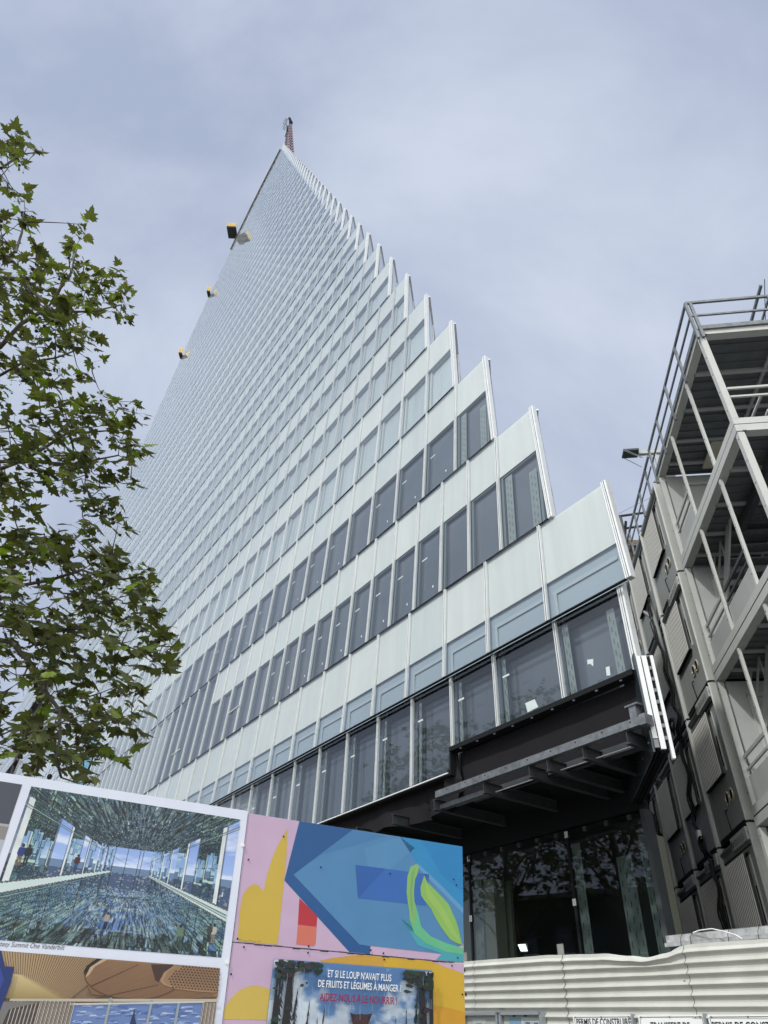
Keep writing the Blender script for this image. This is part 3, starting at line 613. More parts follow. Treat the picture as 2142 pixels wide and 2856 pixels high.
# ---------------------------------------------------------------- stair gallery
def gallery(z0, top, label):
    t = Thing('stair_gallery', CANG, (9.3, YP, z0), label, 'stair gallery', 'steel stair galleries')
    X0, X1, W = 9.30, 13.78, 5.2; H = 2.74
    def bar(name, boxes, m, lab=None):
        b = MB()
        for q in boxes: b.box(ca(q[0], q[1], q[2]), ca(q[3], q[4], q[5]))
        return t.part(name, b, [m])
    # longitudinal edge beams, a dark joint between storeys
    bar('edge_beam', [(X0, -.10, z0+.014, X1, 0, z0+.16)], GALW); bar('edge_beam', [(X0, -.10, z0+H-.17, X1, 0, z0+H-.014), (X0, -.17, z0+H-.17, X1, -.10, z0+H-.15)], GALW)
    bar('edge_beam', [(X0, -W, z0+.014, X0+.10, -.10, z0+.16)], GALW); bar('edge_beam', [(X0, -W, z0+H-.17, X0+.10, -.10, z0+H-.014), (X0+.10, -W, z0+H-.17, X0+.17, -.10, z0+H-.15)], GALW)
    bar('storey_joint', [(X0+.01, -.09, z0-.014, X1, -.012, z0+.014), (X0+.012, -W, z0-.014, X0+.09, -.09, z0+.014)], DARK)
    for x, w in ((X0, .12), (10.58, .06), (12.18, .06), (X1-.12, .12)):
        b = MB(); b.box(ca(x, -w, z0+.15), ca(x+w, -.004, z0+H-.2))
        for k in range(5): b.box(ca(x+w*.4, -.004, z0+.4+k*.5), ca(x+w*.4+.02, .0, z0+.42+k*.5), 1)
        t.part('post', b, [GALW, DARK])
    for o in (-2.6, -W): bar('post', [(X0, o-.14, z0+.15, X0+.14, o, z0+H-.2)], GALW)
    # rails and infill of the side
    for (a, c) in ((12.26, 13.62), (10.66, 12.16)) if not top else ((12.26, 13.62),):
        bar('hand_rail', [(a, -.10, z0+.98, c, -.06, z0+1.04), (a, -.10, z0+.76, c, -.06, z0+.80)], GALP if a > 12 else STEEL)
        b = MB(); b.box(ca(a, -.09, z0+.15), ca(c, -.07, z0+.66)); t.part('infill_panel', b, [GALP])
    bar('hand_rail', [(X0+.05, -W, z0+.98, X0+.09, -.15, z0+1.03), (X0+.05, -W, z0+.76, X0+.09, -.15, z0+.80)], GALW)
    b = MB(); b.box(ca(X0+.06, -W, z0+.15), ca(X0+.08, -1.6, z0+.6)); t.part('infill_panel', b, [GALP])
    # deck seen from below: ribs and corrugated sheet
    b = MB(); zt = z0+H-.10
    y = .0
    x = X0+.15
    while x < X1-.1:
        b.box(ca(x, -W, zt), ca(x+.19, -.15, zt+.02)); b.box(ca(x+.19, -W, zt-.03), ca(x+.24, -.15, zt+.02)); x += .25
    t.part('deck_sheet', b, [GALD])
    rb_ = [(xx, -W, z0+H-.17, xx+.08, -.15, z0+H-.10) for xx in (10.35, 11.4, 12.4, 13.2)]
    rb_ += [(X0+.1, yy-.06, z0+H-.165, X1, yy, z0+H-.095) for yy in (-1.55, -3.1)]
    bar('deck_rib', rb_, GALP)
    # wall of the cabins at the end of the gallery, door opening
    b = MB(); b.box(ca(13.66, -W, z0+.02), ca(13.74, -.16, z0+H-.2))
    w = t.part('end_wall', b, [GALP])
    b = MB()
    for k in range(7): b.box(ca(13.65, -W, z0+.25+k*.33), ca(13.66, -1.7, z0+.258+k*.33))
    t.part('panel_joint', b, [mat('joint_grey', (.22, .22, .21), .6)], w)
    b = MB(); b.box(ca(13.60, -1.5, z0+.1), ca(13.66, -1.42, z0+2.25)); b.box(ca(13.60, -.55, z0+.1), ca(13.66, -.47, z0+2.25)); b.box(ca(13.60, -1.5, z0+2.2), ca(13.66, -.47, z0+2.28)); t.part('door_frame', b, [GALW], w)
    # inner landing edge and switchback stair
    bar('hand_rail', [(9.45, -.78, z0+.86, 12.1, -.74, z0+.90), (9.45, -.78, z0+.44, 12.1, -.74, z0+.48)] if top else [(9.45, -.78, z0+.90, 12.1, -.74, z0+.94), (9.45, -.78, z0+.70, 12.1, -.74, z0+.74)], GALW)
    bar('infill_panel', [(9.45, -.79, z0-.14, 12.1, -.76, z0+.40)], GALP)
    bar('landing_edge', [(9.45, -.84, z0-.36, 12.1, -.72, z0-.15)], STEEL)
    for (o0, o1, xa, za, xb_, zb_) in ((-.58, -1.50, 12.0, z0+.0, 13.62, z0-1.30), (-1.75, -2.65, 13.62, z0-1.30, 11.6, z0-2.62)):
        s = MB()
        for o in (o0, o1): s.bar(Vector(ca(xa, o, za)), Vector(ca(xb_, o, zb_)), .04, .22)
        t.part('stringer', s, [GALP])
        s = MB(); n = 7
        for k in range(n):
            f = (k+.5)/n; x = xa+(xb_-xa)*f; z = za+(zb_-za)*f; s.box(ca(x-.14, o0-.03, z), ca(x+.14, o1+.03, z+.03))
            for q in range(5): s.box(ca(x-.10, o0-.12-q*.16, z-.002), ca(x-.07, o0-.15-q*.16, z), 1)
        t.part('tread', s, [GALD, mat('tread_hole', (.25, .26, .27), .6)])
        s = MB()
        for dz in (.95, .55): s.bar(Vector(ca(xa, o0, za+dz)), Vector(ca(xb_, o0, zb_+dz)), .035)
        for f in (.02, .5, .98): x = xa+(xb_-xa)*f; z = za+(zb_-za)*f; s.bar(Vector(ca(x, o0, z)), Vector(ca(x, o0, z+.95)), .03)
        t.part('stair_rail', s, [GALP])
    bar('half_landing', [(13.1, -2.7, z0-1.36, 13.64, -.55, z0-1.28)], GALD)
    if top:
        b = MB(); b.box(ca(12.48, -1.95, z0+H-.22), ca(13.4, -.98, z0+H-.185)); t.part('roof_hatch', b, [mat('hatch_cream', (.55, .53, .42), .6)])
        b = MB(); b.box(ca(X0, -W, z0+H-.02), ca(X1, .0, z0+H+.02)); t.part('roof_sheet', b, [GALD])
    return t
LBL = ['lower steel stair gallery in front of the cabins, cut by the right edge', 'middle steel stair gallery, above the lower one', 'top steel stair gallery with corrugated roof seen from below']
gallery(5.10, False, LBL[0]); gallery(7.84, False, LBL[1]); gallery(10.57, True, LBL[2])
gallery(2.36, False, 'lowest steel stair gallery, just above the cream fence and out of frame')
gr = Thing('gallery_railing', CANG, (9.3, YP, 13.2), 'dark galvanised guard rail on the roof corner of the stair gallery', 'guard rail')
zt = 13.26
def rbar(name, p, q, w, h=None): b = MB(); b.bar(ca(*p), ca(*q), w, h); gr.part(name, b, [GALV])
rbar('rail', (9.27, .02, 14.16), (13.75, .02, 14.16), .045, .06); rbar('rail', (9.27, .02, 13.72), (13.75, .02, 13.72), .035, .045); rbar('rail', (9.27, .02, zt+.04), (13.75, .02, zt+.04), .03, .11)
rbar('rail', (9.27, .02, 14.16), (9.27, -5.2, 14.16), .045, .06); rbar('rail', (9.27, .02, 13.72), (9.27, -5.2, 13.72), .035, .045); rbar('rail', (9.27, -.1, zt+.06), (9.27, -5.2, zt+.10), .03, .11)
for x in (9.27, 10.42, 11.55, 12.66, 13.75): rbar('post', (x, .03, 13.0), (x, .03, 14.16), .05, .06)
rbar('post', (9.27, -.07, 13.02), (9.27, -.07, 14.14), .06, .05); rbar('post', (9.27, -1.62, 13.1), (9.27, -1.62, 14.14), .07, .06); rbar('post', (9.27, -3.2, 13.1), (9.27, -3.2, 14.14), .07, .06)
rbar('rail', (9.3, -1.62, 14.6), (13.6, -1.62, 14.0), .05, .06); rbar('rail', (9.3, -1.62, 14.1), (13.6, -1.62, 13.6), .035, .045);
b = MB(); b.tube([ca(9.3, -1.75, 14.8), ca(10.5, -1.72, 13.4)], .008, 5); gr.part('wire', b, [CABLE])
# ---- cables and pipes on the cabin walls
for i, (pts, lab) in enumerate((([(16.52, 11.25), (16.60, 10.68), (16.59, 10.13), (16.43, 9.44), (16.43, 8.9), (16.50, 8.3), (16.39, 7.98), (16.60, 7.62), (16.75, 7.34), (16.73, 6.75), (16.95, 6.26), (17.12, 5.88), (16.98, 5.59), (16.72, 5.18), (16.55, 4.95), (16.5, 4.52), (16.58, 4.06), (16.70, 3.62), (16.7, 2.6), (16.7, .2)], 'thick black cable bundle hanging between the nearest two columns of cabins'),
        ([(21.0, 8.6), (21.19, 7.75), (21.39, 7.24), (20.96, 6.85), (20.65, 6.41), (20.91, 5.98), (21.10, 5.72), (21.10, 5.33), (21.01, 4.85), (21.28, 4.07), (21.2, 2.5), (21.2, .2)], 'black cable bundle hanging down the far cabins beside the glazed corner'))):
    t = Thing('cable_bundle', CANG, (pts[-1][0], YP, 0), lab, 'cable', 'black cable bundles on the cabins')
    sm = []
    for (p, q) in zip(pts, pts[1:]):
        for k in range(4): f = k/4; sm.append(ca(p[0]+(q[0]-p[0])*f, .12+.03*math.sin(len(sm)), p[1]+(q[1]-p[1])*f))
    b = MB(); b.tube(sm, .04, 8); t.part('main_cable', b, [CABLE])
    b = MB(); b.tube([(p[0]+.06*math.sin(k*.5), p[1]+.05, p[2]) for k, p in enumerate(sm)], .02, 6); b.tube([(p[0]-.09, p[1]+.02, p[2]) for k, p in enumerate(sm)], .02, 6); t.part('thin_cable', b, [CABLE])
    b = MB(); x = pts[0][0]
    for zc in ((7.9, 5.2) if i == 0 else (5.3,)):
        xc = (16.9 if zc > 7 else 16.72) if i == 0 else 21.1; m = 16
        for rr_ in (.13, .18): b.tube([ca(xc+rr_*math.cos(k*.5)*1.0, .18+.02*math.sin(k), zc+.05+rr_*1.1*math.sin(k*.5)) for k in range(m)], .022, 6)
    t.part('cable_coil', b, [CABLE])
    if i == 0:
        b = MB(); b.box(ca(16.8, .12, 5.42), ca(16.95, .2, 5.6)); t.part('cable_tag', b, [STICK])
t = Thing('drain_pipe', CANG, (16.52, YP, 7.9), 'grey plastic drain pipe with a bent branch between the top cabins', 'pipe')
b = MB(); b.tube([ca(16.5, .12, 11.3), ca(16.52, .10, 10.7), ca(16.52, .08, 10.2), ca(16.5, .08, 8.2)], .05, 10); t.part('riser', b, [CABW])
b = MB(); b.tube([ca(17.15, .06, 11.15), ca(17.05, .18, 11.2), ca(16.6, .12, 10.72)], .04, 8); t.part('branch', b, [CABW])
t = Thing('flood_light', CANG, (14.4, YP, 13.4), 'flood light in a wire cage on the cabin roof corner beside the gallery railing', 'flood light')
b = MB(); b.box(ca(14.1, .15, 14.50), ca(14.42, .55, 14.56)); t.part('lamp_head', b, [STEEL])
b = MB()
for (p, q) in (((14.1, .55, 14.56), (14.1, .1, 14.2)), ((14.42, .55, 14.56), (14.42, .1, 14.15)), ((14.1, .55, 14.50), (14.1, .15, 14.2))): b.bar(ca(*p), ca(*q), .012)
t.part('wire_cage', b, [GALV])
b = MB(); b.box(ca(14.2, -.6, 14.45), ca(14.3, .15, 14.55)); b.box(ca(14.22, -.3, 13.4), ca(14.28, -.24, 14.45)); b.box(ca(14.35, -.75, 13.9), ca(14.75, -.35, 14.3)); t.part('mast', b, [CABP])
# ---- scaffold beyond
t = Thing('scaffold', 0, (10.4, 23.8, 0), 'dark tube and board scaffold in the gap between tower and cabins', 'scaffold')
b = MB()
for (x, y, zt_) in ((10.42, 23.83, 21.3), (10.6, 23.75, 20.6), (11.3, 23.5, 19.4), (10.2, 25.2, 19.5), (11.0, 25.0, 19.2)): b.tube([(x, y, 0), (x-.04, y, zt_)], .06, 6)
for z in (19.95, 20.65, 17.7, 16.5, 15.0): b.tube([(10.3, 23.85, z), (12.3, 23.2, z)], .055, 6)
b.tube([(10.72, 23.69, 20.3), (10.3, 23.9, 18.2)], .06, 6); b.tube([(10.9, 23.6, 18.9), (10.3, 23.9, 16.2)], .06, 6); b.tube([(10.44, 23.8, 20.75), (12.2, 23.3, 21.6)], .008, 4)
t.part('tube_frame', b, [STEEL])
b = MB()
for k, z in enumerate((19.2, 17.3, 15.4, 13.5, 11.5)): b.box((10.1, 23.9, z-.06), (11.6, 25.3, z)); b.box((10.1, 23.85, z+.0), (11.6, 23.88, z+.22))
for k in range(9): b.box((10.16+k*.16, 24.2, 11), (10.27+k*.16, 24.25, 19.0+.15*math.sin(k*2)))
t.part('board', b, [WOODT])
b = MB(); b.box((10.15, 23.86, 20.0), (10.36, 23.95, 20.75)); t.part('lamp_box', b, [DARK])

# ================================================================ CORRUGATED FENCE
D0f = 7.0
def topz(X):
    pts = [(2.5, 2.512), (4.1, 2.514), (4.95, 2.522), (5.05, 2.515), (5.25, 2.468), (5.5, 2.444), (5.7, 2.468), (6.1, 2.509), (6.6, 2.527), (7.0, 2.543), (8.5, 2.553), (12, 2.56)]
    for (a, b_), (c, d) in zip(pts, pts[1:]):
        if a <= X <= c: f = (X-a)/(c-a); f = f*f*(3-2*f); return b_+(d-b_)*f
    return 2.52
fence = Thing('corrugated_fence', FANG, (6, -D0f, 0), 'cream corrugated metal fence with a dented top edge below the dark glass', 'fence')
per = .0876
def prof():
    P = [(0, .0)]; z = 0.0
    P = [(0.0, .012), (.004, .0)]
    k = 0
    while z < 2.4:
        P += [(z+.034, .0), (z+.062, -.034), (z+.068, -.035), (z+.070, -.033), (z+.085, .0)]
        z += per
    return P
PR = prof()
def sheet(xa, xb_, off):
    nx = max(2, int((xb_-xa)/.06)); G = []
    for i in range(nx+1):
        X = xa+(xb_-xa)*i/nx; col = []; tz = topz(X); dent = tz-(2.512+(X-4.1)*.0093 if X > 4.1 else 2.512)
        for (dz_, dd) in PR:
            w = math.exp(-(dz_/.12)**2)
            z = (2.512+(X-4.1)*.0093)-dz_+dent*w
            bulge = -.035*math.exp(-((X-5.55)/.45)**2)*math.exp(-((dz_-.07)/.06)**2)
            lean = .02*math.exp(-((X-5.5)/.35)**2)*math.exp(-(dz_/.05)**2)
            col.append(fd(X, D0f+off+dd+bulge+lean, z))
        G.append(col)
    b = MB()
    for i in range(nx):
        for j in range(len(PR)-1): b.face([G[i][j], G[i+1][j], G[i+1][j+1], G[i][j+1]])
    fence.part('sheet', b, [FENCE])
    e = MB()
    for j in range(len(PR)-1):
        p, q = Vector(G[0][j]), Vector(G[0][j+1]); o = Vector((-.001, .006, 0)); k = Vector((.006, 0, 0))
        e.face([p+o, q+o, q+o+k, p+o+k])
    fence.part('lap_seam', e, [mat('seam_dark', (.06, .055, .05), .8)])
for (a, c, o) in ((8.262, 12.0, 0), (6.675, 8.30, -.003), (5.02, 6.71, .0), (3.0, 5.06, -.003)): sheet(a, c, o)
for (X, z) in ((8.47, 2.455), (6.70, 2.46), (6.72, 2.21), (6.735, 1.96), (5.06, 2.46), (5.09, 2.21), (8.46, 2.19), (8.44, 1.95), (3.9, 2.30)):
    b = MB(); m = 8; b.face([fd(X+.015*math.cos(k*math.pi/4), D0f-.006, z+.019*math.sin(k*math.pi/4)) for k in range(m)]); b.tube([fd(X, D0f-.01, z), fd(X, D0f-.004, z)], .008, 8); fence.part('screw', b, [DARK])
for (X, h) in ((6.775, 2.65), (8.56, 2.667)):
    t = Thing('fence_post', FANG, (X, -(D0f+.12), 0), 'short grey steel post end showing behind the fence near its %s' % ('middle' if X < 8 else 'left end'), 'post', 'posts behind the fence')
    b = MB(); b.box(fd(X-.05, D0f+.07, 0), fd(X+.05, D0f+.08, h)); b.box(fd(X+.04, D0f+.07, 0), fd(X+.05, D0f+.14, h)); t.part('post', b, [mat('post_grey', (.28, .28, .26), .6, noise=.2, nscale=9)])
t = Thing('steel_channel', FANG, (4.5, -(D0f+.25), 2.55), 'galvanised steel channel lying along the top right of the fence', 'channel')
b = MB(); b.box(fd(5.38, D0f+.22, 2.575), fd(2.6, D0f+.225, 2.645)); b.box(fd(5.38, D0f+.22, 2.642), fd(2.6, D0f+.31, 2.646)); b.box(fd(5.38, D0f+.18, 2.572), fd(2.6, D0f+.22, 2.576)); b.box(fd(5.38, D0f+.18, 2.54), fd(2.6, D0f+.184, 2.576)); t.part('web', b, [mat('galv_bright', (.50, .51, .51), .5, .3, noise=.35, nscale=14)])
b = MB()
for X in (5.17, 5.05, 4.62, 4.3): b.tube([fd(X+.01, D0f+.178, 2.53), fd(X, D0f+.175, 2.6), fd(X-.012, D0f+.214, 2.66)], .003, 5)
t.part('tie_wire', b, [CABLE])
t = Thing('white_cable', FANG, (4.6, -(D0f+.1), 2.53), 'thin white cable looped over the fence and the steel channel', 'cable')
b = MB(); b.tube([fd(5.02, D0f+.20, 2.645), fd(4.92, D0f+.17, 2.655), fd(4.75, D0f+.13, 2.652), fd(4.6, D0f+.08, 2.615), fd(4.45, D0f+.04, 2.57), fd(4.38, D0f+.02, 2.53)], .006, 6); t.part('strand', b, [WHITE])
# ---- notice case and permit boards
t = Thing('notice_case', FANG, (7.74, -(D0f-.1), 1.1), 'double glazed aluminium notice case with papers at the left of the fence', 'notice case')
b = MB()
zt_, zb_ = 1.995, 1.1
for (xa, xb_) in ((8.44, 7.78), (7.75, 7.035)):
    for q in (((xa, zt_), (xb_, zt_-.03)), ((xa, zb_), (xb_, zb_+.03)), ((xa, zt_), (xa-.03, zb_)), ((xb_+.03, zt_), (xb_, zb_))): b.box(fd(q[0][0], D0f-.09, q[0][1]), fd(q[1][0], D0f-.03, q[1][1]))
b.box(fd(8.46, D0f-.03, zt_+.004), fd(7.02, D0f-.018, zb_-.004)); b.box(fd(7.035, D0f-.09, zt_), fd(7.02, D0f-.03, zb_))
t.part('case_frame', b, [ALUG])
b = MB(); b.box(fd(8.41, D0f-.035, zt_-.03), fd(7.05, D0f-.031, zb_+.03)); t.part('back_panel', b, [mat('case_back', (.52, .53, .50), .6)])
b = MB()
b.box(fd(8.30, D0f-.04, 1.93), fd(8.05, D0f-.037, 1.3), 0); b.box(fd(7.62, D0f-.04, 1.94), fd(7.42, D0f-.037, 1.3), 1); b.box(fd(7.41, D0f-.04, 1.94), fd(7.12, D0f-.037, 1.3), 0)
for i in range(14): b.box(fd(7.38, D0f-.042, 1.91-i*.022), fd(7.15-.02*(i % 3), D0f-.0405, 1.916-i*.022), 2)
for x in (7.55, 7.36, 7.12): b.box(fd(x, D0f-.045, 1.965), fd(x-.05, D0f-.041, 1.95), 3)
b.box(fd(7.34, D0f-.043, 1.90), fd(7.27, D0f-.042, 1.86), 4); b.box(fd(7.2, D0f-.043, 1.895), fd(7.13, D0f-.042, 1.85), 4); b.box(fd(8.23, D0f-.042, 1.89), fd(8.12, D0f-.041, 1.80), 2)
t.part('paper', b, [mat('paper', (.62, .64, .64), .7), mat('paper_blue', (.25, .38, .55), .6), mat('paper_grey', (.35, .37, .38), .7), INK, mat('paper_photo', (.12, .18, .28), .6)])
p = MB(); p.face([fd(8.41, D0f-.075, zb_+.03), fd(7.05, D0f-.075, zb_+.03), fd(7.05, D0f-.075, zt_-.03), fd(8.41, D0f-.075, zt_-.03)]); t.part('glass_door', p, [GLASS])
def sign(xa, xb_, zt, text, tx0, tx1, tz, th, label, extra=0):
    t = Thing('permit_board', FANG, ((xa+xb_)/2, -(D0f-.03), 1.1), label, 'sign', 'permit boards on the fence')
    b = MB(); b.box(fd(xa, D0f-.035, 1.1), fd(xb_, D0f-.02, zt)); t.part('board', b, [WHITE])
    b = MB(); zt2 = zt-.012
    b.box(fd(xa-.02, D0f-.037, zt2), fd(xb_+.02, D0f-.035, zt2-.005)); b.box(fd(xa-.02, D0f-.037, zt2), fd(xa-.024, D0f-.035, 1.12)); b.box(fd(xb_+.024, D0f-.037, zt2), fd(xb_+.02, D0f-.035, 1.12))
    put_text(b, text, lambda u, v: fd(tx0-u, D0f-.0375, tz+v), tx0-tx1, th, 0, offset=.02)
    t.part('lettering', b, [INK])
    b = MB()
    for X in (xa-.04, xb_+.04, (xa+xb_)/2): b.tube([fd(X, D0f-.036, zt-.014), fd(X, D0f-.045, zt-.014)], .007, 8)
    t.part('screw', b, [GALV])
    b = MB(); b.box(fd(xb_, D0f-.055, zt+.01), fd(xb_-.022, D0f-.01, 1.05)); t.part('side_batten', b, [ALUG])
sign(6.59, 5.775, 1.955, 'PERMIS DE CONSTRUIRE', 6.545, 5.80, 1.868, .062, 'white board headed PERMIS DE CONSTRUIRE right of the notice case')
sign(5.70, 4.93, 1.952, 'TRANSFERT DE', 5.56, 5.10, 1.838, .060, 'white board headed TRANSFERT DE between the two permit boards')
sign(4.89, 4.06, 1.950, 'PERMIS DE CONSTRUIRE', 4.86, 4.10, 1.840, .060, 'white permit board at the right edge with its heading cut off at the bottom')

# ================================================================ HOARDING
HANG = R(90-65.982); DH = 4.795
def hp(x, z, o=0): return (x, DH-o, z)       # o = layers towards the camera
hoard = Thing('painted_hoarding', HANG, (2.0, DH, 0), 'pink, yellow and blue painted plywood hoarding with screw heads, right of the white display board', 'hoarding')
def poly(b, pts, col, o): b.face([hp(x, z, o) for x, z in pts], 0, lin(col))
PINK = (196, 168, 192)
def board(name, x0, x1, z0, z1, thick=.018, col=PINK):
    b = MB(); xl0, xl1 = x0
    xr0, xr1 = x1
    lo = [hp(xl0, z0), hp(xr0, z0), (xr0, DH+thick, z0), (xl0, DH+thick, z0)]; hi = [hp(xl1, z1), hp(xr1, z1), (xr1, DH+thick, z1), (xl1, DH+thick, z1)]
    b.hexa(lo, hi, 0, lin(col)); return b
# upper sheet
b = board('panel', (1.258, 1.236), (2.884, 2.902), 2.077, 2.811)
poly(b, [(1.601, 2.8105), (1.541, 2.439), (2.030, 2.0785), (2.176, 2.0785), (2.177, 2.122), (2.098, 2.125), (1.599, 2.479), (2.005, 2.8105)], (32, 84, 138), .001)
poly(b, [(2.005, 2.8105), (1.599, 2.479), (2.098, 2.125), (2.714, 2.118), (2.883, 2.185), (2.892, 2.402), (2.716, 2.527), (2.518, 2.652), (2.378, 2.8105)], (78, 130, 172), .0014)
poly(b, [(2.378, 2.8105), (2.518, 2.652), (2.716, 2.527), (2.893, 2.402), (2.9015, 2.8105)], (46, 134, 184), .0018)
poly(b, [(2.55, 2.8105), (2.72, 2.60), (2.896, 2.50), (2.9015, 2.8105)], (40, 126, 180), .002)
poly(b, [(1.78, 2.62), (2.26, 2.80), (2.005, 2.8105), (1.70, 2.56)], (68, 121, 166), .0018)
poly(b, [(2.16, 2.47), (2.5, 2.75), (2.378, 2.8105), (2.1, 2.7)], (82, 135, 176), .0018)
poly(b, [(2.52, 2.655), (2.716, 2.53), (2.892, 2.405), (2.89, 2.37), (2.70, 2.505), (2.51, 2.635)], (96, 150, 190), .0022)
poly(b, [(2.038, 2.587), (2.617, 2.592), (2.59, 2.392), (2.07, 2.388)], (52, 102, 172), .0022)
poly(b, [(2.038, 2.587), (2.268, 2.59), (2.07, 2.388)], (44, 92, 160), .0026)
poly(b, [(1.519, 2.747), (1.471, 2.65), (1.44, 2.56), (1.424, 2.48), (1.415, 2.412), (1.412, 2.36), (1.40, 2.372), (1.375, 2.392), (1.347, 2.397), (1.322, 2.387), (1.303, 2.372), (1.285, 2.34), (1.276, 2.306), (1.274, 2.217), (1.285, 2.1), (1.299, 2.082), (1.544, 2.082), (1.541, 2.3), (1.537, 2.578), (1.530, 2.66)], (200, 170, 66), .001)
poly(b, [(1.656, 2.348), (1.79, 2.259), (1.791, 2.198), (1.663, 2.2)], (182, 46, 54), .001)
poly(b, [(1.663, 2.2), (1.791, 2.198), (1.795, 2.11), (1.79, 2.098), (1.779, 2.092), (1.665, 2.093)], (206, 112, 92), .001)
poly(b, [(2.402, 2.298), (2.452, 2.236), (2.60, 2.19), (2.778, 2.16), (2.882, 2.15), (2.881, 2.081), (2.665, 2.081), (2.714, 2.118), (2.527, 2.150)], (72, 158, 168), .0026)
poly(b, [(2.46, 2.38), (2.501, 2.405), (2.526, 2.348), (2.552, 2.263), (2.627, 2.212), (2.741, 2.183), (2.882, 2.161), (2.878, 2.125), (2.74, 2.132), (2.589, 2.168), (2.50, 2.22), (2.46, 2.30)], (100, 180, 132), .003)
poly(b, [(2.512, 2.646), (2.534, 2.63), (2.52, 2.58), (2.502, 2.546), (2.494, 2.464), (2.504, 2.346), (2.499, 2.259), (2.464, 2.323), (2.446, 2.40), (2.436, 2.458), (2.441, 2.56), (2.466, 2.625)], (132, 178, 98), .0035)
poly(b, [(2.503, 2.63), (2.49, 2.56), (2.478, 2.46), (2.49, 2.34), (2.492, 2.30), (2.47, 2.36), (2.462, 2.46), (2.474, 2.58)], (112, 166, 104), .004)
poly(b, [(2.575, 2.58), (2.60, 2.54), (2.66, 2.50), (2.721, 2.456), (2.77, 2.42), (2.798, 2.373), (2.83, 2.32), (2.847, 2.278), (2.862, 2.22), (2.876, 2.179), (2.82, 2.19), (2.78, 2.205), (2.74, 2.24), (2.704, 2.276), (2.66, 2.33), (2.629, 2.377), (2.58, 2.42), (2.551, 2.45), (2.545, 2.5)], (136, 180, 88), .0035)
poly(b, [(2.575, 2.57), (2.62, 2.49), (2.72, 2.40), (2.80, 2.29), (2.865, 2.185), (2.78, 2.25), (2.70, 2.35), (2.60, 2.44)], (148, 186, 92), .004)
hoard.part('upper_panel', b, [PRINT])
# lower sheet
b = board('panel', (1.285, 1.26), (2.86, 2.884), .05, 2.071)
poly(b, [(1.836, 2.021), (1.95, 2.045), (2.118, 2.0705), (2.278, 2.0705), (2.278, 1.0), (1.836, 1.0)], (198, 152, 58), .001)
poly(b, [(2.278, 2.0705), (2.614, 2.0705), (2.775, 2.037), (2.882, 2.016), (2.872, 1.0), (2.278, 1.0)], (206, 166, 48), .001)
poly(b, [(2.60, 1.836), (2.781, 1.82), (2.879, 1.805), (2.87, 1.0), (2.6, 1.0)], (202, 148, 40), .0014)
poly(b, [(2.614, 2.0705), (2.8835, 2.0705), (2.882, 2.016), (2.775, 2.037)], PINK, .0014)
poly(b, [(1.267, 1.752), (1.29, 1.792), (1.34, 1.841), (1.396, 1.861), (1.44, 1.867), (1.476, 1.864), (1.529, 1.855), (1.56, 1.83), (1.56, 1.707), (1.269, 1.698)], (202, 174, 82), .001)
hoard.part('lower_panel', b, [PRINT])
for (x, z) in ((1.282, 2.532), (1.284, 2.094), (1.331, 2.055), (1.748, 2.055), (1.748, 2.09), (2.272, 2.089), (2.279, 2.055), (2.788, 2.055), (2.834, 2.103), (2.819, 2.582), (2.84, 2.547), (1.786, 2.544), (2.305, 2.562), (1.276, 1.914), (2.863, 1.9), (2.18, 2.10), (1.5, 2.7)):
    b = MB(); b.tube([hp(x, z, .0), hp(x, z, .0062)], .0048, 8); hoard.part('screw', b, [DARK])
b = MB()
for k in range(26):
    x = 1.27+k*.062; z = 2.072+.0035*math.sin(k*1.9); 
    if k % 5: b.face([hp(x, z-.0018, .0045), hp(x+.05, z-.001, .0045), hp(x+.06, z+.0022, .0045), hp(x, z+.0016, .0045)])
for k in range(5): x = 1.275+k*.03; b.face([hp(x, 2.09+.004*math.sin(k*3), .0045), hp(x+.035, 2.088+.004*math.sin(k*3+2), .0045), hp(x+.035, 2.0895+.004*math.sin(k*3+2), .0045)])
hoard.part('joint_scuff', b, [DARK])
def hsh(*a):
    h = 2166136261
    for v in a: h = ((h ^ (int(v) & 0xffffffff))*16777619) & 0xffffffff; h ^= h >> 13
    return (h & 0xffff)/65535.0
def vnoise(x, y, s=0):
    xi, yi = math.floor(x), math.floor(y); fx, fy = x-xi, y-yi; fx = fx*fx*(3-2*fx); fy = fy*fy*(3-2*fy)
    return (hsh(xi, yi, s)*(1-fx)+hsh(xi+1, yi, s)*fx)*(1-fy)+(hsh(xi, yi+1, s)*(1-fx)+hsh(xi+1, yi+1, s)*fx)*fy
def fbm(x, y, s=0, o=4):
    t_ = 0; a_ = .5
    for k in range(o): t_ += a_*vnoise(x, y, s+k); x *= 2.03; y *= 2.03; a_ *= .5
    return t_
# ---- wolf charity poster (the animal's ears show at its foot)
post = Thing('charity_poster', HANG, (2.08, DH, 1.2), 'pasted charity poster of pine trees and clouds with white and dark red French lettering', 'poster')
rnd = random.Random(5)
px0, px1, pz1 = 1.528, 2.633, 2.012; O = .006
b = MB(); b.hexa([hp(px0, 1.1, .0046), hp(px1, 1.1, .0046), hp(px1, 1.1, O), hp(px0, 1.1, O)], [hp(px0, pz1-.004, .0046), hp(px1, pz1+.006, .0046), hp(px1, pz1+.006, O), hp(px0, pz1-.004, O)], 0, lin((92, 128, 168)))
lay = [O+.0002]
def nl(): lay[0] += .00005; return lay[0]
def blob(cx_, cz_, rx, rz, col, n=14, jag=.2):
    p = []
    for i in range(n):
        a = 2*math.pi*i/n; r = 1+rnd.uniform(-jag, jag); x = cx_+rx*r*math.cos(a); z = cz_+rz*r*math.sin(a); p.append((min(px1-.003, max(px0+.003, x)), min(pz1-.006, max(1.11, z))))
    poly(b, p, col, nl())
NXp, NZp = 150, 95
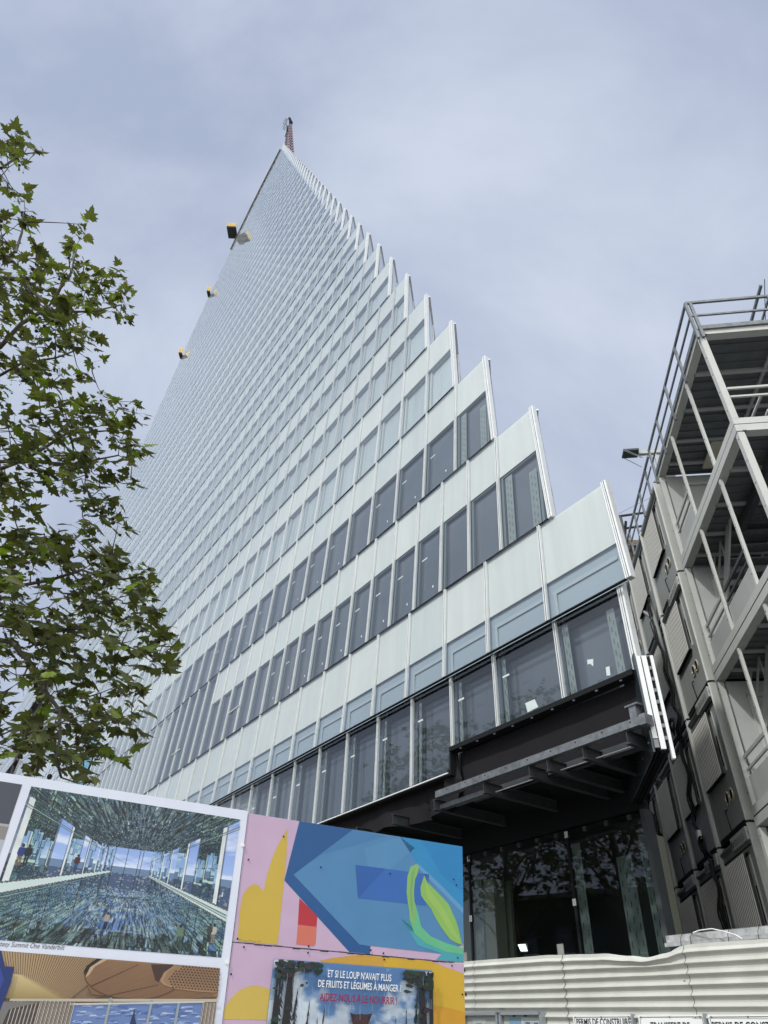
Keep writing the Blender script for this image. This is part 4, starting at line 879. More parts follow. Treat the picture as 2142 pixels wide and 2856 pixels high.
for i in range(NXp):
    for j in range(NZp):
        x0 = px0+.002+(px1-px0-.004)*i/NXp; x1 = px0+.002+(px1-px0-.004)*(i+1)/NXp; z0 = 1.52+(pz1-.005-1.52)*j/NZp; z1 = 1.52+(pz1-.005-1.52)*(j+1)/NZp
        side = abs(x0-2.08)/.5; n = fbm(x0*9, z0*13, 31, 5)+.30*side-.42*max(0, (z0-1.80)/.2)*(1-side*.6)+(.08 if z0 < 1.8 else 0); k = max(0, min(1, (n-.50)*4.5)); sh = fbm(x0*16+3, z0*22+1, 41, 3)
        base = (.085+.04*(2.0-z0), .19+.06*(2.0-z0), .40); w = (.30+.42*sh, .38+.40*sh, .46+.38*sh)
        b.face([hp(x0, z0, O+.0001), hp(x1, z0, O+.0001), hp(x1, z1, O+.0001), hp(x0, z1, O+.0001)], 0, tuple(p+(q-p)*k for p, q in zip(base, w)))
def pine(cx_, zt2, zb2, w):
    n = 34
    for i in range(n):
        f = i/n; cx_ = cx_+rnd.uniform(-.003, .003); z = zt2-(zt2-zb2)*f; ww = w*(.12+f)*rnd.uniform(.35, 1.2); col = (26+rnd.randint(0, 22), 36+rnd.randint(0, 22), 38+rnd.randint(0, 18))
        poly(b, [(max(px0+.003, cx_-ww), z-.02), (cx_-ww*.4, z+.004), (cx_, z+.022), (cx_+ww*.4, z+.004), (min(px1-.003, cx_+ww), z-.022), (cx_, z-.008)], col, nl())
for (x, t_, w) in ((1.60, 1.95, .05), (1.66, 1.90, .05), (1.70, 1.85, .055), (1.78, 1.80, .04), (1.88, 1.775, .035), (1.84, 1.72, .03), (2.52, 1.90, .06), (2.44, 1.79, .035), (2.58, 1.86, .05), (2.36, 1.74, .03), (2.50, 1.76, .04)): pine(x, t_, 1.25, w)
for (x, w, lean) in ((1.625, .028, .02), (1.56, .022, .01), (2.565, .03, -.02), (2.615, .018, 0)):
    poly(b, [(x-w, 1.12), (x+w, 1.12), (x+w*.7+lean, 2.0), (x-w*.7+lean, 2.0)], (34, 30, 32), nl())
for i in range(260):
    sd = rnd.choice((0, 1)); x = (rnd.uniform(px0+.01, px0+.30) if sd else rnd.uniform(px1-.22, px1-.01)); edge = (x-px0) if sd else (px1-x); zz = rnd.uniform(1.90+edge*.25, 2.0) if rnd.random() < .6 else rnd.uniform(1.2, 1.98)
    if zz < 1.88 and edge > .12: continue
    blob(x, zz, rnd.uniform(.008, .028), rnd.uniform(.006, .016), (24+rnd.randint(0, 30), 32+rnd.randint(0, 30), 30+rnd.randint(0, 24)), 7, .5)
wolf = [(2.04, 1.766), (2.062, 1.759), (2.09, 1.757), (2.115, 1.7625), (2.14, 1.759), (2.17, 1.763), (2.192, 1.767), (2.178, 1.735), (2.168, 1.712), (2.18, 1.66), (2.20, 1.5), (2.02, 1.5), (2.05, 1.66), (2.062, 1.712), (2.052, 1.742)]
poly(b, wolf, (62, 42, 44), nl()); poly(b, [(2.052, 1.757), (2.07, 1.75), (2.065, 1.73)], (30, 24, 28), nl()); poly(b, [(2.182, 1.757), (2.165, 1.75), (2.168, 1.73)], (30, 24, 28), nl())
for i in range(60):
    x = rnd.uniform(2.06, 2.17); z = rnd.uniform(1.55, 1.745); poly(b, [(x, z), (x+.004, z), (x+.002+rnd.uniform(-.006, .006), z+.02)], (90+rnd.randint(0, 20), 62, 60), nl())
for i in range(40):
    x = rnd.uniform(px0+.02, px1-.02); z = rnd.uniform(1.7, 1.98); poly(b, [(x, z), (x+.0012, z), (x+.003, z-.05), (x+.001, z-.05)], (150, 168, 186), nl())
o = lay[0]+.0006
for (dx, dz_, c_) in ((.0022, -.0022, None), (0, 0, (236, 238, 240))):
    col = lin(c_) if c_ else lin((60, 80, 110)); oo = o+(.0004 if c_ else 0)
    put_text(b, "ET SI LE LOUP N'AVAIT PLUS", lambda u, v: hp(1.877+dx+u, 1.934+dz_+v+u*.006, oo), .438, .039, 0, col, offset=.012)
    put_text(b, "DE FRUITS ET LÉGUMES À MANGER ?", lambda u, v: hp(1.817+dx+u, 1.880+dz_+v+u*.010, oo), .571, .046, 0, col, offset=.012)
put_text(b, "AIDEZ-NOUS À LE NOURRIR !", lambda u, v: hp(1.833+u, 1.812+v+u*.009, o+.0004), .526, .050, 0, lin((142, 26, 70)), offset=.022)
post.part('printed_sheet', b, [PRINT])

# ================================================================ WHITE DISPLAY BOARD with two photographs
disp = Thing('display_board', HANG, (.3, DH, 0), 'white display board with two framed photographs, mirrored hall above and timber ceiling below', 'display board')
b = MB(); xr = lambda z: 1.232+(2.81-z)*.029
lo = [hp(-2.2, 0, .006), hp(xr(0)-.004, 0, .006), (xr(0)-.004, DH+.02, 0), (-2.2, DH+.02, 0)]; hi = [hp(-2.2, 2.822, .006), hp(1.231, 2.822, .006), (1.231, DH+.02, 2.822), (-2.2, DH+.02, 2.822)]
b.hexa(lo, hi, 0, lin((222, 226, 238))); disp.part('board', b, [PRINT])
O2 = .0075
def P2(b, pts, col, o): b.face([hp(x, z, o) for x, z in pts], 0, lin(col))
# upper photograph: a viewing hall whose floor, ceiling and columns are mirrors, traced cell by cell
X0, X1, Z0, Z1 = -.120, 1.193, 1.988, 2.766
def outside(dx, dy, dz):
    el = dz/math.sqrt(dx*dx+dy*dy+1e-9); a_ = math.atan2(dx, dy)
    if el > 0:
        c = fbm(a_*6, el*16, 5); k = max(0, min(1, (c-.42)*4)); f = min(1, el*2.2)
        return tuple(p+(q-p)*k*.7 for p, q in zip((.36-.22*f, .48-.24*f, .74-.18*f), (.74, .78, .84)))
    if el > -.05: return (.16, .24, .36)
    n = fbm(a_*60, el*90, 9, 3); return (.07+.30*(n > .55)*n, .11+.28*(n > .55)*n, .19+.24*(n > .55)*n)
HW, HH, HL = 5.0, 5.5, 34.0
def hall(u, v):
    x, y, z = .6, 0.0, .4; dx, dy, dz = u, 1.0, v; col = [1.0, 1.0, 1.0]; add = [0.0, 0.0, 0.0]
    for bnc in range(11):
        tx = ((HW if dx > 0 else -HW)-x)/dx if abs(dx) > 1e-6 else 1e9; tz = ((HH if dz > 0 else -HH)-z)/dz if abs(dz) > 1e-6 else 1e9; ty = (HL-y)/dy if dy > 1e-6 else 1e9
        t_ = min(tx, ty, tz); x += dx*t_; y += dy*t_; z += dz*t_
        if t_ == ty:
            o = outside(dx, dy, dz); g_ = .35 if (x*1.2) % 1.0 < .10 else 1.0; o = tuple(q*g_ for q in o)
            return [c*q+w for c, q, w in zip(col, o, add)]
        if t_ == tx:
            bay = y/4.4; f = bay-math.floor(bay); zz = z
            if abs(zz+1.2) < .22: m_ = (.55, .64, .62); return [c*q+w for c, q, w in zip(col, m_, add)]
            if abs(zz+1.2) < .30: return [c*.12+w for c, w in zip(col, add)]
            if f < .40 and -1.0 < zz < 3.2:
                o = outside(dx, dy, dz); g_ = .4 if f < .03 or f > .37 else 1; return [c*q*g_+w for c, q, w in zip(col, o, add)]
            if .40 <= f < .47 and -1.0 < zz < 3.2: return [c*q*(.8+.3*fbm(y*3, zz*2, 3))+w for c, q, w in zip(col, (.66, .70, .68), add)]
            i, j = int(y/1.1), int((zz+9)/1.1); gl = (y/1.1) % 1 < .035 or ((zz+9)/1.1) % 1 < .03
            dx = -dx+(hsh(i, j, 1)-.5)*.10; dz += (hsh(i, j, 2)-.5)*.12; x -= 1e-4*(1 if x > 0 else -1)
        else:
            i, j = int((x+9)/1.25), int(y/1.25); gl = ((x+9)/1.25) % 1 < .03 or (y/1.25) % 1 < .03
            dz = -dz+(hsh(i, j, 3)-.5)*.12; dx += (hsh(i, j, 4)-.5)*.42; z -= 1e-4*(1 if z > 0 else -1)
            q = fbm(x*4.6, y*1.1, 11 if z > 0 else 12, 4); q = max(0, min(1, (q-.30)/.34)); q = q*q*(3-2*q)
            q2_ = fbm(x*9, y*.7, 15, 3); q2_ = max(0, min(1, (q2_-.34)/.26)); add = [w+c*k*.38*(1-q)*q2_ for w, c, k in zip(add, col, (.40, .55, .52))]; col = [c*(.38+.62*q)*(.45+.65*q2_) for c in col]
        k = .35 if gl else 1.0; col = [c*k*m_ for c, m_ in zip(col, (.76, .86, .82))]
        if dy < .05: dy = .05
    return [c*.10+w for c, w in zip(col, add)]
b = MB(); NX, NZ = 270, 160
for i in range(NX):
    for j in range(NZ):
        fx0, fx1, fz0, fz1 = i/NX, (i+1)/NX, j/NZ, (j+1)/NZ
        u = (fx0-.53)*1.75; v = (fz0-.53)*1.15; c = hall(u, v)
        c = [min(1, max(.010, 1.15*q**1.12)) for q in c]
        def P_(fx, fz): return hp(X0+(X1-X0)*fx+(.008*(1-fz)-.006*fz)*fx, Z0+(Z1-Z0)*fz+(-.003+.006*fx)*(1-fz)+(.004-.008*fx)*fz, O2)
        b.face([P_(fx0, fz0), P_(fx1, fz0), P_(fx1, fz1), P_(fx0, fz1)], 0, tuple(c))
lay2 = [O2+.0003]
def n2(): lay2[0] += .00003; return lay2[0]
def q2(pts, col): P2(b, pts, col, n2())
for (x1, z1) in ((X0, 2.66), (X0, 2.16), (X1, 2.70), (X1, 2.19)):
    for o_, c_ in ((0, (64, 84, 86)), (.010, (150, 172, 166)), (.016, (52, 70, 74))): q2([(.585, 2.40), (x1, z1+o_), (x1, z1+o_+.004)], c_)
def figure(x, z, h, shirt, legs):
    for (x0, x1, z0, z1, c_) in ((-.10, -.01, 0, .45, legs), (.02, .11, 0, .45, legs), (-.13, .13, .43, .82, shirt), (-.19, -.12, .5, .8, shirt), (.12, .18, .5, .8, shirt)): q2([(x+x0*h, z+z0*h), (x+x1*h, z+z0*h), (x+x1*h*.9, z+z1*h), (x+x0*h*.9, z+z1*h)], c_)
    q2([(x+.07*h*math.cos(k*.785), z+.91*h+.085*h*math.sin(k*.785)) for k in range(8)], (44, 34, 32))
figure(-.055, 2.345, .115, (34, 54, 120), (120, 98, 74)); figure(-.02, 2.35, .11, (24, 28, 34), (30, 34, 40)); figure(.255, 2.35, .09, (70, 36, 44), (40, 70, 120)); figure(1.13, 2.06, .10, (180, 176, 166), (130, 118, 104)); figure(1.105, 2.065, .095, (60, 64, 60), (50, 50, 50)); figure(.50, 2.08, .085, (160, 148, 134), (20, 24, 40)); figure(.93, 2.03, .11, (96, 122, 92), (54, 78, 62))
for (x, z) in ((1.09, 2.30), (1.14, 2.305)): q2([(x, z), (x+.012, z), (x+.005, z+.03)], (208, 214, 220))
disp.part('mirror_hall_photo', b, [PRINT])
# caption
b = MB(); put_text(b, 'rtesy Summit One Vanderbilt', lambda u, v: hp(-.020+u, 1.951+v+u*.02, .0074), .337, .030, 0, lin((70, 72, 80)), shear=.18); disp.part('caption', b, [PRINT])
# lower photograph: timber ceiling room
b = MB(); rnd = random.Random(4); lay2[0] = O2+.0001
X0, X1, Z0, Z1 = -.02, 1.2, 1.2, 1.940
P2(b, [(-.02, 1.2), (1.255, 1.2), (1.2, 1.9385), (-.02, 1.9385)], (128, 104, 80), O2)
X1 = 1.235; Z1 = 1.940
def q3(pts, col): P2(b, [(min(1.203+(1.94-z)*.12, max(-.019, x)), min(1.9375, z)) for x, z in pts], col, n2())
cxp, czp = .12, 1.77   # glow
for i in range(46):
    f = i/45; x0 = -.02+.62*f; q3([(x0, 1.938), (x0+.011, 1.938), (.115+.28*f+.006, 1.735), (.115+.28*f, 1.735)], (176-int(26*f), 150-int(28*f), 112-int(22*f)))
    q3([(x0+.010, 1.938), (x0+.0135, 1.938), (.115+.28*f+.0062, 1.735), (.115+.28*f+.0045, 1.735)], (92, 68, 46))
for i in range(26):
    z = 1.84-i*.004; q3([(.09, z), (.16+.012*i, z), (.13+.01*i, z-.0045), (.09, z-.0045)], (206-i*2, 184-i*2, 136-i*2))
q3([(.455, 1.90), (.52, 1.938), (1.2, 1.938), (1.215, 1.80), (.85, 1.762), (.52, 1.775), (.46, 1.84)], (142, 108, 78))
for i in range(30):
    z = 1.93-i*.0055; q3([(.50-.03*math.sin(i/30*3), z), (1.19, z-.004), (1.19, z-.0055), (.50, z-.0015)], (112, 82, 58))
q3([(.455, 1.90), (.50, 1.938), (.53, 1.938), (.475, 1.895), (.462, 1.85), (.448, 1.87)], (36, 26, 24)); q3([(.475, 1.895), (.53, 1.938), (.56, 1.938), (.50, 1.90), (.48, 1.86), (.463, 1.845)], (190, 160, 126))
q3([(.5, 1.81), (.73, 1.925), (.735, 1.925), (.505, 1.808)], (60, 38, 26)); q3([(.53, 1.756), (.86, 1.838), (.865, 1.836), (.535, 1.753)], (84, 56, 38))
for i in range(24):
    a0 = math.pi*(1+i/24*.9); a1 = math.pi*(1+(i+1)/24*.9); q3([(.72+.26*math.cos(a0), 1.87+.105*math.sin(a0)), (.72+.26*math.cos(a1), 1.87+.105*math.sin(a1)), (.72+.266*math.cos(a1), 1.87+.110*math.sin(a1)), (.72+.266*math.cos(a0), 1.87+.110*math.sin(a0))], (92, 64, 42))
q3([(.80, 1.93), (.93, 1.938), (.88, 1.89), (.862, 1.85), (.84, 1.86)], (70, 48, 40))
lat_ = [(.885, 1.86), (.90, 1.90), (.95, 1.936), (1.2, 1.937), (1.212, 1.822), (1.10, 1.822), (.98, 1.828), (.91, 1.842)]
q3([(x-.018, z-.003) for x, z in lat_], (166, 132, 100)); q3(lat_, (150, 118, 88))
for r_ in range(9):
    for c_ in range(19):
        x = .885+c_*.0185+(r_ % 2)*.009; z = 1.828+r_*.0125
        if x < .90+(abs(z-1.865)*1.0) or x > 1.205: continue
        q3([(x, z), (x+.014, z+.0005), (x+.007, z+.0095)], (70, 46, 36))
q3([(.12, 1.735), (1.215, 1.79), (1.22, 1.775), (.12, 1.724)], (188, 178, 160)); q3([(.44, 1.728), (1.13, 1.765), (1.16, 1.2), (.44, 1.2)], (104, 128, 178))
for i in range(110):
    x = rnd.uniform(.45, 1.10); z = rnd.uniform(1.62, 1.725+(x-.44)*.05); q3([(x, z), (x+rnd.uniform(.02, .06), z+.003), (x+rnd.uniform(.02, .05), z+.010), (x+.008, z+.008)], rnd.choice(((150, 168, 204), (176, 190, 216), (128, 150, 194), (84, 110, 168))))
for x in (.612, .833, .985): q3([(x, 1.2), (x+.02, 1.2), (x+.017, 1.765), (x+.004, 1.765)], (150, 158, 160))
q3([(.42, 1.722), (1.14, 1.768), (1.14, 1.776), (.42, 1.730)], (196, 196, 190))
q3([(.760, 1.722), (.7625, 1.722), (.768, 1.69), (.785, 1.655), (.80, 1.62), (.735, 1.62), (.752, 1.66)], (40, 52, 84))
for i in range(26): x = .27+i*.0068; q3([(x, 1.2), (x+.005, 1.2), (x+.003, 1.735), (x, 1.735)], ((168, 164, 156), (204, 200, 190), (136, 132, 128))[i % 3])
for i in range(13): x = 1.13+i*.0068; q3([(x, 1.2), (x+.005, 1.2), (x+.003, 1.77), (x, 1.77)], ((178, 170, 162), (208, 200, 190), (150, 142, 134))[i % 3])
for i in range(16): x = .13+i*.0092; q3([(x, 1.2), (x+.004, 1.2), (x+.004, 1.726), (x, 1.726)], ((60, 62, 70), (180, 180, 178))[i % 2])
q3([(.08, 1.72), (.27, 1.728), (.13, 1.69), (.10, 1.5)], (120, 116, 112))
q3([(-.02, 1.938), (.005, 1.938), (.044, 1.871), (.094, 1.871), (.10, 1.80), (.085, 1.62), (.07, 1.2), (-.02, 1.2)], (32, 50, 110)); q3([(.03, 1.86), (.062, 1.815), (.04, 1.6), (0, 1.2), (-.02, 1.2), (-.02, 1.85)], (44, 68, 146))
disp.part('timber_room_photo', b, [PRINT])
# third picture, cut by the frame
b = MB(); P2(b, [(-1.5, 2.776), (-.172, 2.772), (-.168, 2.548), (-1.5, 2.54)], (70, 74, 86), O2); P2(b, [(-1.5, 2.54), (-.168, 2.548), (-.166, 2.535), (-1.5, 2.527)], (170, 168, 164), O2); P2(b, [(-1.5, 2.527), (-.166, 2.535), (-.163, 2.465), (-1.5, 2.46)], (140, 132, 128), O2); P2(b, [(-1.5, 2.46), (-.163, 2.465), (-.15, 1.9), (-1.5, 1.9)], (176, 182, 190), O2)
disp.part('grey_photo', b, [PRINT])
for (x, z) in ((1.229, 2.61), (1.242, 1.969)):
    b = MB(); b.tube([hp(x, z, .006), hp(x, z, .012)], .011, 14); disp.part('bolt', b, [WHITE])

